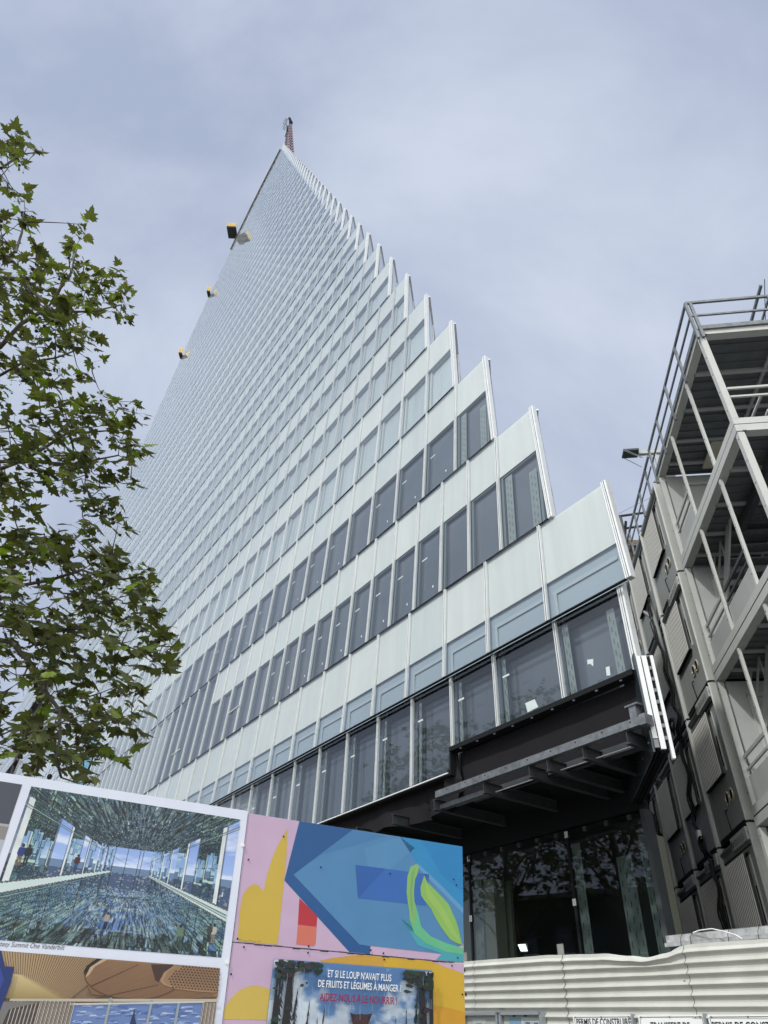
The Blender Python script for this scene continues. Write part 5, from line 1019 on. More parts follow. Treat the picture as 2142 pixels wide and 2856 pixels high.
# ================================================================ PLANE TREES
TREE = [[-7.01,5.28,13.47],[-6.43,5.18,12.84],[-7.54,5.63,13.45],[-6.14,4.52,11.24],[-7.63,5.43,13.9],[-6.42,5.34,12.27],[-5.52,4.04,10.54],[-5.42,4.64,11.85],[-6.75,4.89,12.64],[-7.43,6.02,13.65],[-6.08,4.68,11.34],[-6.88,5.68,13.92],[-6.4,4.61,11.83],[-7.06,5.91,14.31],[-5.34,4.22,10.39],[-6.33,4.98,12.52],[-6.96,6.16,14.26],[-5.86,4.56,11.12],[-5.61,4.78,11.1],[-5.13,4.27,11.01],[-5.48,4.51,10.73],[-5.9,4.47,11.05],[-6.95,5.26,12.36],[-5.48,4.75,11.57],[-5.92,5.07,12.2],[-5.56,4.57,11.37],[-6.49,5.35,12.61],[-7.14,5.78,13.49],[-6.78,5.21,12.07],[-5.7,4.39,11.01],[-6.79,5.6,12.69],[-7.63,5.64,14.07],[-6.66,5.12,12.45],[-5.33,4.29,11.08],[-6.99,5.71,11.86],[-6.92,6.1,12.43],[-5.64,5.13,10.67],[-4.98,4.94,10.18],[-5.39,4.72,10.13],[-6.28,5.3,10.9],[-7.11,5.88,12.25],[-6.51,5.5,11.0],[-7.14,6.07,12.62],[-5.4,4.82,10.24],[-5.52,5.19,11.28],[-6.7,5.78,11.59],[-6.28,5.8,11.67],[-5.59,5.46,11.15],[-5.65,6.54,9.1],[-5.49,5.28,8.91],[-4.21,5.31,6.88],[-4.18,6.63,10.35],[-4.72,4.8,8.57],[-6.01,5.98,10.44],[-4.98,5.75,7.46],[-5.02,6.34,7.42],[-4.98,6.76,7.77],[-4.12,6.11,6.54],[-4.96,6.26,11.23],[-4.83,4.56,8.62],[-5.82,7.35,8.14],[-5.21,6.45,8.84],[-5.39,7.9,8.41],[-4.0,5.46,9.73],[-5.79,6.15,10.06],[-5.62,6.73,8.91],[-5.04,5.67,8.66],[-4.21,5.45,6.11],[-4.54,5.42,8.15],[-3.94,5.82,6.43],[-5.37,7.1,9.7],[-4.62,5.08,9.28],[-5.85,6.9,7.85],[-5.27,5.85,8.55],[-4.55,6.84,9.29],[-5.33,6.45,9.01],[-4.57,6.88,8.0],[-5.71,6.39,8.67],[-4.63,7.01,9.81],[-4.22,6.31,7.59],[-5.17,7.15,9.96],[-4.25,6.03,7.64],[-5.35,6.91,9.47],[-4.94,7.39,12.22],[-6.09,6.53,9.55],[-5.42,5.22,9.07],[-5.67,6.89,8.31],[-6.09,7.33,13.1],[-4.7,6.42,6.75],[-4.68,5.78,8.42],[-5.53,6.01,8.98],[-5.96,7.3,11.34],[-4.83,5.06,8.42],[-4.31,5.04,10.36],[-4.88,6.37,9.44],[-6.12,6.0,9.56],[-5.46,7.06,7.08],[-5.47,5.4,9.17],[-6.16,7.32,8.35],[-5.17,5.13,9.67],[-5.18,7.2,11.92],[-3.87,5.68,7.26],[-3.9,5.43,8.38],[-4.32,5.51,6.05],[-4.25,5.29,6.18],[-5.22,6.2,9.86],[-5.35,6.3,10.72],[-5.21,4.88,8.81],[-6.35,6.96,11.1],[-4.55,6.21,10.26],[-4.67,5.27,9.61],[-3.98,5.92,6.87],[-5.53,6.87,9.58],[-5.49,7.59,8.34],[-3.86,5.94,7.86],[-4.35,5.08,8.31],[-6.62,6.0,10.99],[-4.73,5.6,6.94],[-6.75,6.76,11.93],[-5.58,5.87,10.02],[-5.55,6.45,9.37],[-4.44,6.21,6.54],[-5.99,6.72,10.39],[-5.65,5.63,8.78],[-4.64,5.98,8.59],[-6.14,7.0,9.71],[-5.03,4.76,8.27],[-6.1,6.34,9.58],[-4.67,4.94,8.74],[-5.01,6.91,9.52],[-5.13,5.88,9.51],[-5.84,7.1,7.85],[-4.52,5.05,7.36],[-4.49,6.97,8.61],[-5.43,5.65,8.94],[-5.86,7.3,8.03],[-5.44,7.71,9.75],[-4.71,7.06,8.75],[-4.75,5.5,10.8],[-4.44,5.87,10.04],[-5.29,5.15,8.83],[-4.85,6.24,10.92],[-4.59,5.67,8.9],[-4.21,5.86,7.5],[-6.28,6.27,10.49],[-5.05,6.87,11.07],[-4.57,5.94,9.87],[-5.86,7.59,10.74],[-4.93,5.32,10.07],[-4.8,6.78,11.82],[-4.91,5.09,7.69],[-6.03,6.93,11.37],[-5.95,7.03,9.25],[-4.41,5.94,6.59],[-6.12,6.4,9.06],[-5.9,6.89,11.05],[-5.17,5.36,8.66],[-4.48,6.13,7.01],[-5.27,6.1,7.35],[-5.19,7.69,12.36],[-4.6,5.39,8.46],[-5.58,6.61,9.77],[-4.88,6.83,7.16],[-5.5,5.76,9.7],[-4.7,6.89,7.12],[-5.96,7.07,13.59],[-4.4,5.74,7.11],[-5.69,7.29,10.92],[-5.53,5.33,9.75],[-5.36,7.16,7.56],[-6.03,6.93,11.78],[-4.85,5.25,9.82],[-6.69,6.3,11.81],[-6.76,6.79,12.64],[-4.65,5.88,8.33],[-3.92,5.4,7.29],[-4.04,5.64,9.98],[-6.05,7.35,10.57],[-4.34,5.01,6.49],[-5.27,7.71,7.94],[-4.29,5.6,7.88],[-5.22,7.09,7.44],[-4.23,5.45,9.1],[-3.91,5.93,7.53],[-6.42,5.79,11.13],[-4.06,5.54,7.68],[-5.14,5.62,9.81],[-6.51,6.72,11.2],[-5.81,6.54,10.91],[-5.77,7.22,12.44],[-5.14,8.03,12.67],[-3.95,5.41,9.54],[-4.51,5.74,7.0],[-5.19,7.33,7.48],[-5.81,6.43,9.61],[-4.6,4.89,7.79],[-4.78,6.56,6.76],[-5.1,5.22,8.2],[-4.3,6.62,10.58],[-4.14,5.54,6.1],[-4.28,5.1,10.39],[-5.71,7.68,11.56],[-5.07,5.59,8.95],[-5.17,7.66,13.08],[-4.79,5.05,7.59],[-5.51,5.89,9.24],[-4.04,5.72,6.78],[-5.32,5.82,9.76],[-4.41,5.61,7.08],[-5.71,6.51,9.33],[-4.72,5.23,9.06],[-5.49,6.9,9.71],[-4.64,6.64,11.75],[-4.28,5.46,8.97],[-4.77,5.99,7.27],[-5.86,5.57,10.84],[-6.34,6.88,9.24],[-5.5,5.32,10.28],[-4.9,5.33,7.8],[-5.46,7.77,11.15],[-5.94,7.09,12.92],[-5.04,7.21,11.65],[-4.58,5.84,9.19],[-4.36,5.64,6.38],[-4.6,5.79,9.41],[-3.84,5.62,6.67],[-4.86,4.65,8.55],[-4.95,6.45,7.59],[-4.46,6.43,8.44],[-5.93,5.77,10.11],[-4.84,5.97,10.52],[-4.58,4.79,8.71],[-6.45,5.79,10.87],[-5.3,6.72,9.14],[-5.38,6.23,11.8],[-5.25,6.36,7.9],[-5.73,6.51,10.66],[-6.03,7.4,9.78],[-6.3,6.73,11.64],[-5.53,6.78,7.25],[-4.43,6.42,7.08],[-5.08,5.59,10.19],[-5.18,5.91,7.81],[-6.69,6.77,10.97],[-5.6,5.37,10.06],[-4.64,6.22,10.77],[-4.49,6.42,7.25],[-4.74,5.2,8.16],[-6.84,6.73,11.19],[-3.84,5.38,7.67],[-5.14,6.67,8.9],[-5.6,7.52,9.33],[-4.63,5.73,8.64],[-5.65,6.26,8.19],[-5.31,5.62,8.44],[-5.16,5.2,8.4],[-5.02,5.16,8.87],[-4.43,5.35,8.86],[-6.71,6.19,10.88],[-5.99,6.65,9.13],[-5.64,7.42,11.37],[-4.05,5.4,8.5],[-5.15,6.99,8.18],[-4.28,6.24,8.02],[-6.32,5.74,10.43],[-4.92,6.62,9.8],[-4.12,6.32,6.95],[-6.8,6.66,11.24],[-4.7,4.63,7.63],[-6.16,6.33,9.85],[-5.88,7.02,12.07],[-4.78,6.57,9.48],[-5.08,6.66,7.0],[-6.29,7.23,9.1],[-4.88,5.44,7.2],[-5.28,6.65,10.4],[-5.2,7.14,10.37],[-5.26,5.67,8.01],[-5.85,6.49,10.98],[-5.01,5.95,7.94],[-5.13,6.37,6.96],[-5.4,6.48,7.26],[-6.22,5.98,11.19],[-4.54,6.05,7.36],[-5.14,6.75,11.19],[-5.17,6.4,8.25],[-4.27,5.88,9.56],[-4.7,7.0,11.1],[-4.16,6.12,7.02],[-5.46,7.56,8.97],[-5.03,6.25,10.16],[-5.43,6.88,7.29],[-5.0,6.45,6.86],[-5.59,5.76,10.59],[-4.85,5.41,7.43],[-4.11,5.7,6.73],[-6.77,6.5,11.17],[-5.07,6.43,10.57],[-3.93,7.17,9.05],[-4.34,6.94,8.26],[-4.68,7.74,8.31],[-3.88,6.2,7.77],[-3.14,6.39,7.38],[-4.47,7.89,8.33],[-4.06,6.87,7.59],[-4.37,7.32,9.15],[-4.29,8.0,10.02],[-4.49,8.12,8.48],[-5.0,7.73,8.82],[-3.38,5.82,6.46],[-3.65,6.83,8.02],[-4.95,7.63,8.39],[-4.88,7.63,8.04],[-3.42,6.07,7.59],[-3.68,6.03,7.45],[-3.64,6.39,6.84],[-3.72,5.82,7.1],[-3.48,6.83,7.71],[-4.74,7.66,7.95],[-3.72,7.27,8.26],[-3.59,7.1,7.53],[-3.56,5.87,7.77],[-3.66,6.87,8.21],[-5.11,8.11,8.82],[-4.32,7.54,7.98],[-3.84,6.96,8.21],[-4.36,6.75,7.68],[-4.49,7.79,8.32],[-4.69,7.54,9.33],[-3.65,6.03,6.99],[-4.29,7.5,9.26],[-3.96,6.61,7.88],[-3.99,7.12,8.5],[-3.41,6.47,7.92],[-4.08,6.54,7.14],[-3.67,6.68,7.41],[-3.8,6.75,7.63],[-2.99,5.94,7.15],[-3.5,6.29,6.65],[-4.39,7.06,7.78],[-3.64,5.71,7.12],[-3.56,6.18,7.01],[-4.69,7.39,9.09],[-3.89,6.33,7.04],[-3.94,6.47,7.04],[-3.27,6.56,7.49],[-4.56,7.88,8.83],[-3.52,5.9,6.87],[-4.4,7.28,8.91],[-4.74,7.86,9.96],[-3.31,6.4,7.93],[-3.63,6.98,8.71],[-4.75,7.62,8.77],[-4.24,7.31,8.13],[-4.16,6.5,7.0],[-3.51,5.74,6.28],[-3.71,7.01,7.57],[-3.37,6.92,7.4],[-3.65,7.94,4.85],[-3.19,6.77,3.98],[-3.61,6.94,5.98],[-4.74,7.11,6.53],[-4.5,7.83,7.04],[-3.46,6.83,5.12],[-3.13,7.1,4.16],[-3.76,7.44,5.21],[-3.5,8.69,4.83],[-3.51,6.26,5.04],[-3.81,8.72,5.57],[-4.76,7.33,4.95],[-3.46,6.9,5.2],[-3.27,7.95,5.27],[-3.43,6.77,4.02],[-3.31,5.96,4.72],[-3.69,8.06,4.8],[-4.06,6.59,5.15],[-3.79,7.25,5.14],[-3.1,7.47,6.25],[-3.45,8.64,6.49],[-4.21,7.81,6.5],[-2.92,6.66,3.72],[-3.04,7.38,4.48],[-4.08,6.86,5.72],[-4.46,7.96,5.35],[-3.04,7.23,4.44],[-2.73,7.54,5.37],[-5.33,7.59,6.18],[-4.72,6.36,5.8],[-2.62,7.64,5.21],[-3.31,7.43,5.01],[-3.53,8.36,5.56],[-3.73,7.76,6.74],[-3.62,8.04,5.92],[-3.3,7.07,6.74],[-2.84,6.09,5.13],[-2.91,8.14,4.81],[-4.18,7.13,5.5],[-3.31,8.27,4.37],[-4.84,7.48,5.16],[-2.5,6.49,4.75],[-2.47,6.83,5.34],[-3.91,5.6,4.73],[-3.47,8.36,4.38],[-3.06,6.19,5.69],[-3.72,5.77,4.05],[-3.72,8.04,6.8],[-2.98,7.74,4.43],[-2.94,6.09,6.08],[-3.42,7.94,4.97],[-3.64,7.94,4.24],[-3.6,7.2,7.21],[-3.67,5.68,4.09],[-4.11,7.64,5.25],[-3.51,7.03,4.65],[-3.91,7.38,4.9],[-4.08,8.69,6.42],[-4.06,8.09,4.74],[-4.2,8.2,6.66],[-2.57,6.55,4.07],[-3.64,6.67,4.69],[-3.63,7.3,6.05],[-3.05,5.87,4.13],[-3.68,8.83,4.68],[-2.89,6.84,5.89],[-4.35,5.97,5.31],[-3.47,6.69,4.77],[-2.45,6.95,4.12],[-3.0,8.67,4.96],[-3.36,7.55,4.52],[-3.29,7.44,4.85],[-3.86,6.85,6.12],[-2.54,6.26,4.97],[-3.04,6.87,6.09],[-3.59,8.47,4.55],[-3.09,8.46,5.92],[-4.09,8.21,5.48],[-4.11,6.12,5.66],[-3.4,6.35,4.8],[-3.55,5.75,4.17],[-3.63,7.37,5.95],[-2.71,7.23,5.41],[-3.06,7.38,5.69],[-3.51,7.26,5.7],[-4.18,7.23,5.07],[-3.21,7.0,5.58],[-4.52,7.79,6.95],[-3.78,6.13,5.16],[-3.31,8.75,5.33],[-4.89,6.67,6.18],[-2.87,6.11,5.37],[-3.02,6.91,4.39],[-4.6,6.79,5.62],[-4.31,6.53,6.19],[-4.08,7.22,6.53],[-3.47,6.73,6.83],[-4.0,6.25,4.93],[-3.1,8.44,5.5],[-3.58,6.56,5.48],[-3.19,8.13,5.91],[-4.11,8.02,7.21],[-3.25,7.72,5.41],[-4.1,6.82,5.37],[-5.23,7.82,6.45],[-2.97,7.36,6.02],[-4.88,7.84,5.62],[-3.06,6.04,3.67],[-3.79,6.93,5.89],[-4.61,7.16,6.32],[-3.82,5.56,4.99],[-3.78,8.37,6.79],[-2.61,6.29,5.36],[-3.0,7.83,5.58],[-3.79,6.05,4.86],[-4.42,8.26,7.39],[-3.5,7.51,5.49],[-3.58,8.26,6.24],[-3.56,7.27,7.07],[-2.93,8.11,5.92],[-3.21,8.01,6.7],[-3.9,6.39,5.96],[-3.41,6.38,4.59],[-5.09,7.56,5.35],[-3.25,6.24,4.76],[-4.23,8.34,4.96],[-2.34,6.83,5.18],[-3.06,6.19,4.7],[-2.96,6.22,5.78],[-3.83,8.09,5.69],[-4.16,8.49,7.75],[-4.29,6.57,6.23],[-4.41,7.35,6.73],[-2.88,6.79,4.06],[-4.88,7.94,5.37],[-3.73,7.81,4.17],[-2.77,6.5,5.48],[-3.59,5.74,4.98],[-2.9,8.19,4.64],[-3.69,5.62,4.4],[-3.92,8.22,6.39],[-2.37,7.09,4.87],[-3.2,6.56,5.75],[-3.57,7.55,6.35],[-3.0,6.93,3.94],[-3.69,7.41,6.35],[-3.19,6.3,5.04],[-4.92,7.93,5.29],[-2.44,7.17,5.3],[-4.64,7.85,5.73],[-3.39,6.19,5.9],[-5.21,7.33,6.7],[-5.05,8.09,6.76],[-4.19,6.55,4.78],[-2.33,6.28,4.55],[-3.22,7.04,4.75],[-3.61,7.72,5.7],[-3.82,6.19,5.55],[-4.24,7.06,5.16],[-3.96,5.62,4.84],[-3.49,7.19,5.33],[-3.11,8.21,6.11],[-4.43,6.53,5.25],[-3.8,7.75,4.78],[-3.97,5.7,5.27],[-4.98,7.6,6.06],[-3.25,6.16,4.27],[-3.61,8.65,4.77],[-3.48,8.93,5.28],[-3.61,8.7,6.21],[-3.03,7.6,5.24],[-3.29,6.71,5.32],[-3.33,6.88,5.55],[-4.13,7.83,5.77],[-3.81,7.14,5.08],[-4.68,8.14,6.47],[-2.34,6.47,3.99],[-3.67,7.17,5.47],[-5.02,7.7,6.25],[-3.99,7.38,6.99],[-3.51,7.44,4.13],[-3.02,6.16,3.61],[-2.82,6.43,4.85],[-4.12,6.16,5.09],[-4.19,8.28,5.38],[-3.75,8.33,4.76],[-3.98,6.09,5.24],[-3.29,8.78,6.5],[-3.71,5.58,5.01],[-3.75,7.51,5.45],[-3.85,8.68,5.68],[-3.56,6.75,6.72],[-4.17,8.46,4.89],[-5.0,6.96,5.78],[-2.36,6.33,4.64],[-3.34,6.83,6.18],[-3.54,7.12,5.09],[-3.6,6.4,4.45],[-2.73,6.38,3.58],[-5.17,7.32,6.59],[-4.34,6.11,5.71],[-2.66,6.27,4.01],[-3.38,7.56,6.05],[-3.27,6.06,5.04],[-3.17,7.62,4.07],[-3.64,8.19,4.28],[-4.39,7.15,5.62],[-3.37,7.24,6.36],[-3.06,5.96,3.7],[-3.45,7.37,4.46],[-3.78,5.76,5.49],[-4.44,7.29,6.48],[-3.34,6.15,5.99],[-3.78,7.43,5.83],[-3.94,6.57,5.79],[-4.22,6.47,5.57],[-3.64,7.78,6.22],[-4.04,5.83,5.21],[-3.05,6.42,3.97],[-4.36,8.36,5.06],[-3.29,6.84,3.8],[-4.37,8.01,6.81],[-4.65,7.96,7.2],[-3.38,7.29,6.24],[-2.34,6.65,4.8],[-3.12,6.13,5.65],[-4.26,8.19,5.22],[-3.15,6.2,5.37],[-4.31,6.84,4.88],[-3.97,7.18,5.27],[-3.9,5.76,5.15],[-4.3,6.75,4.48],[-3.22,6.32,4.39],[-3.04,7.62,6.11],[-3.67,7.25,6.51],[-2.83,7.16,4.64],[-4.05,5.94,5.52],[-3.99,6.72,5.41],[-4.19,5.87,5.31],[-2.86,6.37,5.22],[-2.59,6.85,4.18],[-3.89,8.36,6.1],[-2.98,7.54,4.51],[-4.65,8.02,5.52],[-3.76,5.48,4.75],[-4.77,8.14,6.99],[-4.34,6.8,6.34],[-3.4,8.3,5.27],[-4.5,6.99,6.05],[-3.96,7.71,4.5],[-3.0,6.64,4.27],[-4.51,7.62,4.91],[-3.65,6.04,5.58],[-4.25,6.05,5.31],[-3.32,5.81,4.66],[-2.42,7.4,5.25],[-4.41,6.86,5.11],[-3.75,6.47,5.93],[-2.98,8.78,5.61],[-3.49,5.9,4.24],[-4.4,7.08,6.34],[-2.78,6.75,5.71],[-4.0,7.37,5.2],[-4.01,8.01,4.57],[-3.66,7.93,5.23],[-2.34,6.37,4.33],[-3.21,6.6,6.15],[-3.5,7.63,4.03],[-4.73,8.29,6.08],[-3.4,5.8,4.72],[-3.81,7.55,6.05],[-2.7,8.24,5.46],[-3.55,8.32,5.49],[-3.3,6.87,5.83],[-4.05,8.07,4.42],[-4.73,6.44,5.86],[-4.94,7.95,5.07],[-2.95,5.94,4.96],[-4.42,8.32,6.91],[-3.97,6.76,4.82],[-4.2,6.6,4.91],[-2.94,6.2,3.83],[-3.05,6.67,4.41],[-4.52,7.55,6.72],[-4.55,7.34,5.79],[-3.87,5.9,4.33],[-4.12,6.42,5.5],[-2.83,6.43,5.15],[-2.39,6.79,4.76],[-2.49,6.82,4.95],[-3.5,6.74,4.28],[-3.54,8.85,4.94],[-5.29,8.0,6.15],[-4.2,7.93,7.34],[-3.46,7.26,6.24],[-4.19,6.92,4.95],[-4.65,7.63,6.9],[-4.93,7.92,7.06],[-3.65,8.07,4.47],[-3.12,7.92,6.12],[-3.36,6.37,3.84],[-4.46,7.21,4.34],[-4.58,7.91,4.12],[-4.5,7.75,4.83],[-3.57,5.88,3.82],[-4.33,7.61,4.3],[-3.87,6.6,4.1],[-3.71,6.04,3.73],[-4.93,8.12,5.0],[-3.57,6.48,3.61],[-3.74,5.92,3.98],[-4.45,7.92,4.69],[-4.79,8.1,4.54],[-4.73,8.02,4.45],[-3.58,6.55,3.65],[-4.35,7.89,4.23],[-3.87,7.43,4.08],[-3.81,6.93,4.02],[-4.63,7.81,4.63],[-4.16,7.93,4.17],[-4.24,8.18,4.42],[-3.74,6.49,3.76],[-4.54,8.33,4.63],[-4.01,7.14,4.32],[-4.66,8.21,4.67],[-3.73,6.6,3.64],[-4.48,7.76,4.54],[-3.82,6.29,4.07],[-4.69,7.81,4.76],[-3.76,6.25,3.6],[-3.59,6.23,3.9],[-3.95,6.93,4.27],[-3.86,6.21,4.16],[-4.14,6.93,4.27],[-6.79,6.39,13.4],[-6.21,6.03,12.41],[-6.17,6.18,12.33],[-5.98,4.97,12.21],[-2.97,6.81,3.53],[-3.26,6.82,3.55],[-2.88,6.52,3.56],[-2.77,6.78,3.6],[-2.6,6.58,3.44],[-4.65,6.98,6.99],[-4.98,7.63,7.37],[-4.87,7.54,6.93],[-3.14,5.82,5.99],[-3.77,7.13,7.32],[-4.11,5.22,8.56],[-3.97,5.68,8.86],[-5.23,7.37,10.97],[-3.76,6.9,7.31],[-3.92,7.44,7.8],[-3.89,6.96,6.99],[-4.36,6.23,11.07],[-3.96,6.06,10.27],[-2.69,7.17,3.96],[-3.27,8.53,4.34],[-4.78,6.97,6.74],[-4.24,6.16,6.4]]
LIMBS = [[[-4.93,7.05,5.21],[-4.29,6.99,5.21],[-3.97,6.95,5.14],[-3.63,6.9,5.15],[-3.26,6.87,5.15],[-2.87,6.82,4.95],[-2.54,6.84,4.85]],
[[-4.92,7.05,5.19],[-4.01,6.92,4.95],[-3.6,6.7,4.64],[-3.34,6.6,4.33],[-3.08,6.51,4.07],[-2.96,6.46,3.79],[-2.88,6.38,3.57],[-2.81,6.41,3.42]],
[[-6.3,6.42,9.07],[-5.68,6.46,9.4],[-5.43,6.28,9.76],[-5.16,6.25,10.08],[-5.05,6.2,10.97],[-5.13,6.14,11.57]],
[[-6.05,6.66,8.23],[-5.54,6.58,8.91],[-5.24,6.44,9.08],[-4.79,6.4,9.15],[-4.52,6.48,9.5]],
[[-5.64,6.76,7.17],[-5.03,6.72,7.43],[-4.61,6.78,7.5],[-4.17,6.83,7.54],[-3.92,6.86,7.62],[-3.64,6.9,7.8]],
[[-5.56,6.82,6.93],[-4.77,6.91,7.81],[-4.44,6.9,8.16],[-3.95,6.96,8.32],[-3.88,6.88,8.68]],
[[-6.79,5.91,10.75],[-6.2,6.11,11.12],[-6.05,6.11,11.34],[-6.09,6.07,11.81],[-6.19,5.97,12.28]],
[[-7.37,5.5,12.56],[-6.9,5.78,13.32],[-6.75,5.8,13.92],[-6.66,5.91,14.25]],
[[-4.99,7.0,5.39],[-4.39,7.04,5.74],[-3.92,6.97,5.82],[-3.57,6.93,5.97],[-3.21,6.89,5.8],[-2.83,6.94,5.91]],
[[-3.68,6.77,4.63],[-3.64,6.67,4.43],[-3.72,6.63,4.31]],
[[-5.71,6.16,10.66],[-5.02,6.23,9.99],[-4.59,6.43,10.3],[-4.27,6.53,10.65]]]
def leafmat():
    m = bpy.data.materials.new('plane_leaf'); m.use_nodes = True; t = m.node_tree; t.nodes.clear()
    o = t.nodes.new('ShaderNodeOutputMaterial'); mx_ = t.nodes.new('ShaderNodeMixShader'); mx_.inputs[0].default_value = .34
    p = t.nodes.new('ShaderNodeBsdfPrincipled'); tr = t.nodes.new('ShaderNodeBsdfTranslucent'); p.inputs['Roughness'].default_value = .5; p.inputs['Specular IOR Level'].default_value = .35
    a = t.nodes.new('ShaderNodeVertexColor'); a.layer_name = 'Col'
    s_ = t.nodes.new('ShaderNodeVectorMath'); s_.operation = 'MULTIPLY'; s_.inputs[1].default_value = (1.5, 1.65, .62)
    t.links.new(a.outputs['Color'], p.inputs['Base Color']); t.links.new(a.outputs['Color'], s_.inputs[0]); t.links.new(s_.outputs[0], tr.inputs['Color'])
    t.links.new(p.outputs[0], mx_.inputs[1]); t.links.new(tr.outputs[0], mx_.inputs[2]); t.links.new(mx_.outputs[0], o.inputs[0]); return m
LEAFM = leafmat()
# outline of a plane leaf: five pointed lobes with teeth
half = [(.0, .0), (.10, -.04), (.22, -.10), (.30, -.02), (.47, .02), (.38, .12), (.52, .26), (.36, .28), (.30, .36), (.46, .56), (.30, .54), (.20, .50), (.17, .62), (.14, .80), (.07, .86), (.0, 1.04)]
OUT = half+[(-x, y) for x, y in reversed(half[1:-1])]
def leaf(mb, pos, nrm, tip, size, col, rnd):
    n = nrm.normalized(); t = (tip-n*tip.dot(n)).normalized(); s_ = t.cross(n); cup = rnd.uniform(-.5, .5); fold = rnd.uniform(.05, .55); c0 = pos+t*size*.36
    pts = []
    for (x, y) in OUT:
        p = pos+s_*(x*size)+t*((y)*size)+n*(-abs(x)*fold*size+cup*(y-.4)**2*size); pts.append(p)
    b = len(mb.v); mb.v += [tuple(p) for p in pts]+[tuple(c0)]; k = len(pts); h = len(half)-1
    # two halves so the blade folds along its rib
    mb.f.append(tuple([b+i for i in range(0, h+1)])); mb.f.append(tuple([b+i for i in range(h, k)]+[b])); mb.v.pop(); mb.m += [0, 0]; mb.c += [col, col]; mb.smooth += [False, False]
def lobes(rnd):
    v = rnd.random()
    base = (.090+.04*v, .098+.048*v, .032+.014*v)
    if rnd.random() < .10: base = (.17, .23, .035)
    elif rnd.random() < .10: base = (.10, .11, .045)
    f = rnd.uniform(.7, 1.15); return tuple(c*f for c in base)
def grow_tree(name, clusters, limbs, base, label, seed, leaves=7, lsc=1.0, group='plane trees along the pavement', height=8.4):
    rnd = random.Random(seed); t = Thing(name, 0, base, label, 'tree', group)
    tr = MB(); B0 = Vector(base)
    top = B0+Vector((.25, .1, height)); trunk_pts = [B0, B0+Vector((.05, .03, 1.5)), B0+Vector((-.04, .06, 3.5)), B0+Vector((.12, .04, 5.6)), top, top+Vector((.2, .2, 3.2)), top+Vector((-.1, .3, 5.0))]
    rad = [.30, .25, .22, .18, .13, .07, .03]
    for i in range(len(trunk_pts)-1):
        tr.tube([trunk_pts[i], trunk_pts[i].lerp(trunk_pts[i+1], .5)+Vector((rnd.uniform(-.04, .04), rnd.uniform(-.04, .04), 0)), trunk_pts[i+1]], rad[i], 12, 0, rad[i+1])
    nodes = []
    for Lm in limbs:
        P = [Vector(p) for p in Lm]; s0 = min((q for q in [trunk_pts[2].lerp(trunk_pts[5], k/12) for k in range(13)]), key=lambda q: (q-P[0]).length+abs(q.z-(P[0].z-.8))*.7) if (P[0]-B0).xy.length < 9 else P[0]
        full = [s0]+P if (s0-P[0]).length > .3 else P
        fine = []
        for (p, q) in zip(full, full[1:]):
            n = max(1, int((q-p).length/.25))
            for k in range(n): fine.append(p.lerp(q, k/n)+Vector((rnd.uniform(-.018, .018), rnd.uniform(-.018, .018), rnd.uniform(-.018, .018))))
        fine.append(full[-1]); L0 = len(full)
        tr.tube(fine, .062 if len(Lm) > 3 else .03, 8, 0, .010); nodes += fine[len(fine)//5:]
    t.part('trunk', tr, [BARK])
    tw = MB(); lf = MB(); sb_ = MB(); forks = list(nodes)
    order = sorted(clusters, key=lambda c: min((Vector(c)-n).length for n in nodes))
    for c in order:
        C = Vector(c); near = min(forks, key=lambda n: (n-C).length+.25*max(0, n.z-C.z))
        d = C-near; ln = d.length
        if ln > .06:
            k = max(2, int(ln/.18)); bow = Vector((rnd.uniform(-.1, .1), rnd.uniform(-.1, .1), -.12))*min(ln, 1.2)
            pts = [near+d*(j/k)+bow*math.sin(math.pi*j/k)*.6+Vector((rnd.uniform(-.01, .01), rnd.uniform(-.01, .01), rnd.uniform(-.01, .01)))*(0 < j < k) for j in range(k+1)]
            r0 = .006+.006*min(ln, 1.5); tw.tube(pts, r0, 5, 0, .003); forks += pts[1:]
        n_l = leaves+rnd.randint(-2, 2)
        for _ in range(n_l):
            off = Vector((rnd.gauss(0, .065), rnd.gauss(0, .065), rnd.gauss(0, .055))); pos = C+off
            nrm = Vector((rnd.gauss(.25, .6), rnd.gauss(-.35, .6), 1)); tip = Vector((off.x+rnd.gauss(0, .12), off.y+rnd.gauss(0, .12), -.12+rnd.gauss(0, .06)))
            sz = rnd.choice((.09, .12, .15, .17, .19, .21)) * rnd.uniform(.85, 1.1)*lsc
            leaf(lf, pos, nrm, tip, sz, lobes(rnd), rnd)
            if rnd.random() < .7: tw.bar(C, pos, .0022, .0022)
        if rnd.random() < .42:
            for _ in range(rnd.choice((1, 1, 2, 3))):
                p = C+Vector((rnd.gauss(0, .08), rnd.gauss(0, .08), -rnd.uniform(.06, .16))); r = rnd.choice((.009, .013, .021, .024)); tw.bar(C, p, .002, .002)
                m = 7
                b = len(sb_.v)
                for a in range(m-1):
                    th = math.pi*(a+.5)/(m-1)
                    for q in range(8): ph = q*math.pi/4; sb_.v.append((p.x+r*math.sin(th)*math.cos(ph), p.y+r*math.sin(th)*math.sin(ph), p.z+r*math.cos(th)))
                for a in range(m-2):
                    for q in range(8): sb_.f.append((b+a*8+q, b+a*8+(q+1) % 8, b+(a+1)*8+(q+1) % 8, b+(a+1)*8+q)); sb_.m.append(0); sb_.c.append(None); sb_.smooth.append(True)
                for base_ in (b, b+(m-2)*8): sb_.f.append(tuple(base_+q for q in range(8))); sb_.m.append(0); sb_.c.append(None); sb_.smooth.append(True)
    t.part('twig', tw, [BARK]); tag(t.part('seed_ball', sb_, [BALL]), kind='stuff')
    t.part('crown', lf, [LEAFM])
    return t
TREE = [c for i, c in enumerate(TREE) if (i*7) % 8 or c[2] > 11.5]
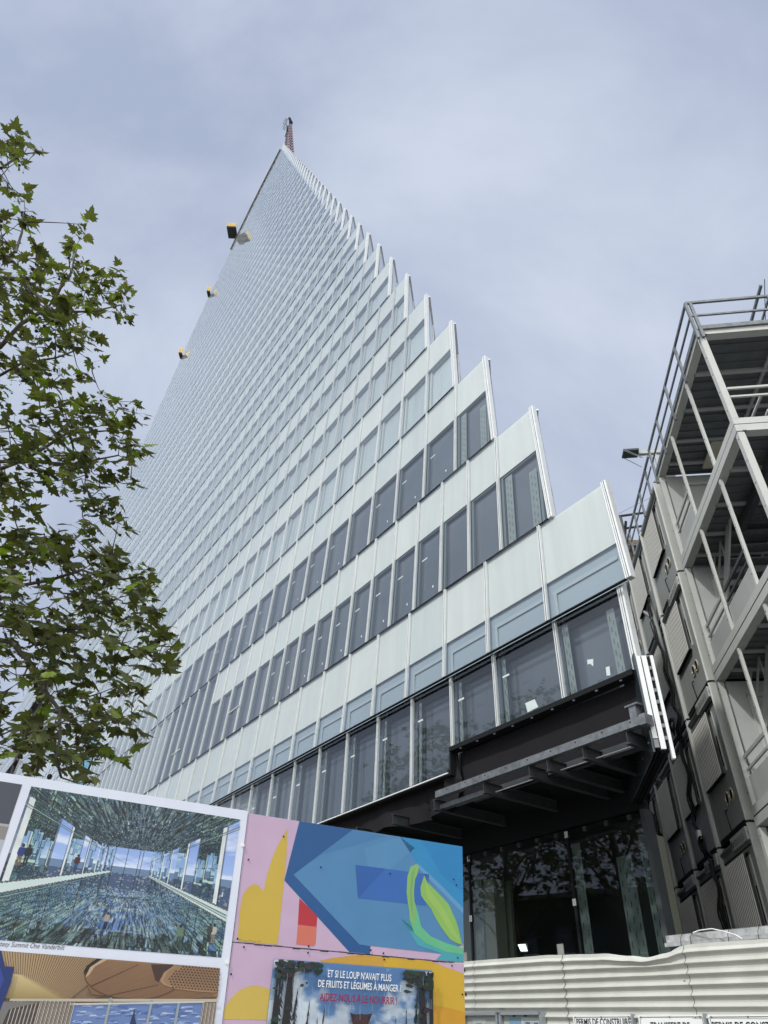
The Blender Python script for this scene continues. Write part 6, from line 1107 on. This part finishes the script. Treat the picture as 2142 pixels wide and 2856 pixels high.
grow_tree('plane_tree', TREE, LIMBS, (-7.6, 5.6, 0), 'leafy plane tree with seed balls reaching in from the left edge over the display board', 3, leaves=5)
# a street tree behind the camera: the dark glazing mirrors it
def free_tree(base, seed, label):
    rnd = random.Random(seed); cl = []; lb = []
    for i in range(12):
        a = i*2.4; z = 4.5+i*.55; r = 3.4-abs(z-7)*.25; p = Vector(base)+Vector((math.cos(a)*r, math.sin(a)*r, z+1.6)); q = Vector(base)+Vector((math.cos(a)*.5, math.sin(a)*.5, z)); z += 1.4; lb.append([q, q.lerp(p, .4)+Vector((0, 0, .3)), q.lerp(p, .75)+Vector((0, 0, .2)), p])
    while len(cl) < 1200:
        v = Vector((rnd.uniform(-1, 1), rnd.uniform(-1, 1), rnd.uniform(-1, 1)))
        if .35 < v.length < 1 : cl.append(Vector(base)+Vector((v.x*4.2, v.y*4.2, 9.6+v.z*4.0))+Vector((rnd.gauss(0, .3), rnd.gauss(0, .3), 0)))
    return grow_tree('plane_tree', cl, lb, base, label, seed, leaves=5, lsc=1.25, height=7.5)
ft = free_tree((0, 0, 0), 9, 'tall street tree out of frame, mirrored in the right pane of the ground floor')
ft.o.location = (-27, 17.5, 0); ft.o.scale = (1.5, 1.5, 1.5)
for loc, rz, sc, lab in (((-30, 25, 0), 2.1, 1.5, 'tall street tree out of frame, mirrored in the left pane of the ground floor'), ((-33, 9, 0), 4.0, 1.3, 'street tree out of frame across the road, the one nearest the viewer')):
    c2 = copy_tree(ft.o); c2.location = loc; c2.rotation_euler = (0, 0, rz); c2.scale = (sc, sc, sc); c2['label'] = lab

# low building across the road, met only by the reflections in the ground floor glass
bl_ = Thing('street_building', R(10), (-46, 20, 0), 'low grey building across the road, out of frame and only mirrored in the glass', 'building')
b = MB(); b.box((-52, -5, 0), (-44, 40, 12.5)); bl_.part('wall', b, [mat('render_grey', (.06, .068, .06), .8, noise=.3, nscale=.5)])
b = MB(); b.box((-52.3, -5.3, 12.5), (-43.7, 40.3, 12.9)); bl_.part('roof', b, [mat('roof_zinc', (.16, .17, .18), .6)])
for i in range(14):
    for z in (1.2, 4.4, 8.4):
        b = MB(); b.box((-44.02, -3+i*3.0, z), (-43.95, -1.6+i*3.0, z+1.8)); w = bl_.part('window', b, [BL_D]); b = MB(); b.box((-43.98, -3.1+i*3.0, z-.1), (-43.9, -1.5+i*3.0, z)); bl_.part('sill', b, [WHITE], w)
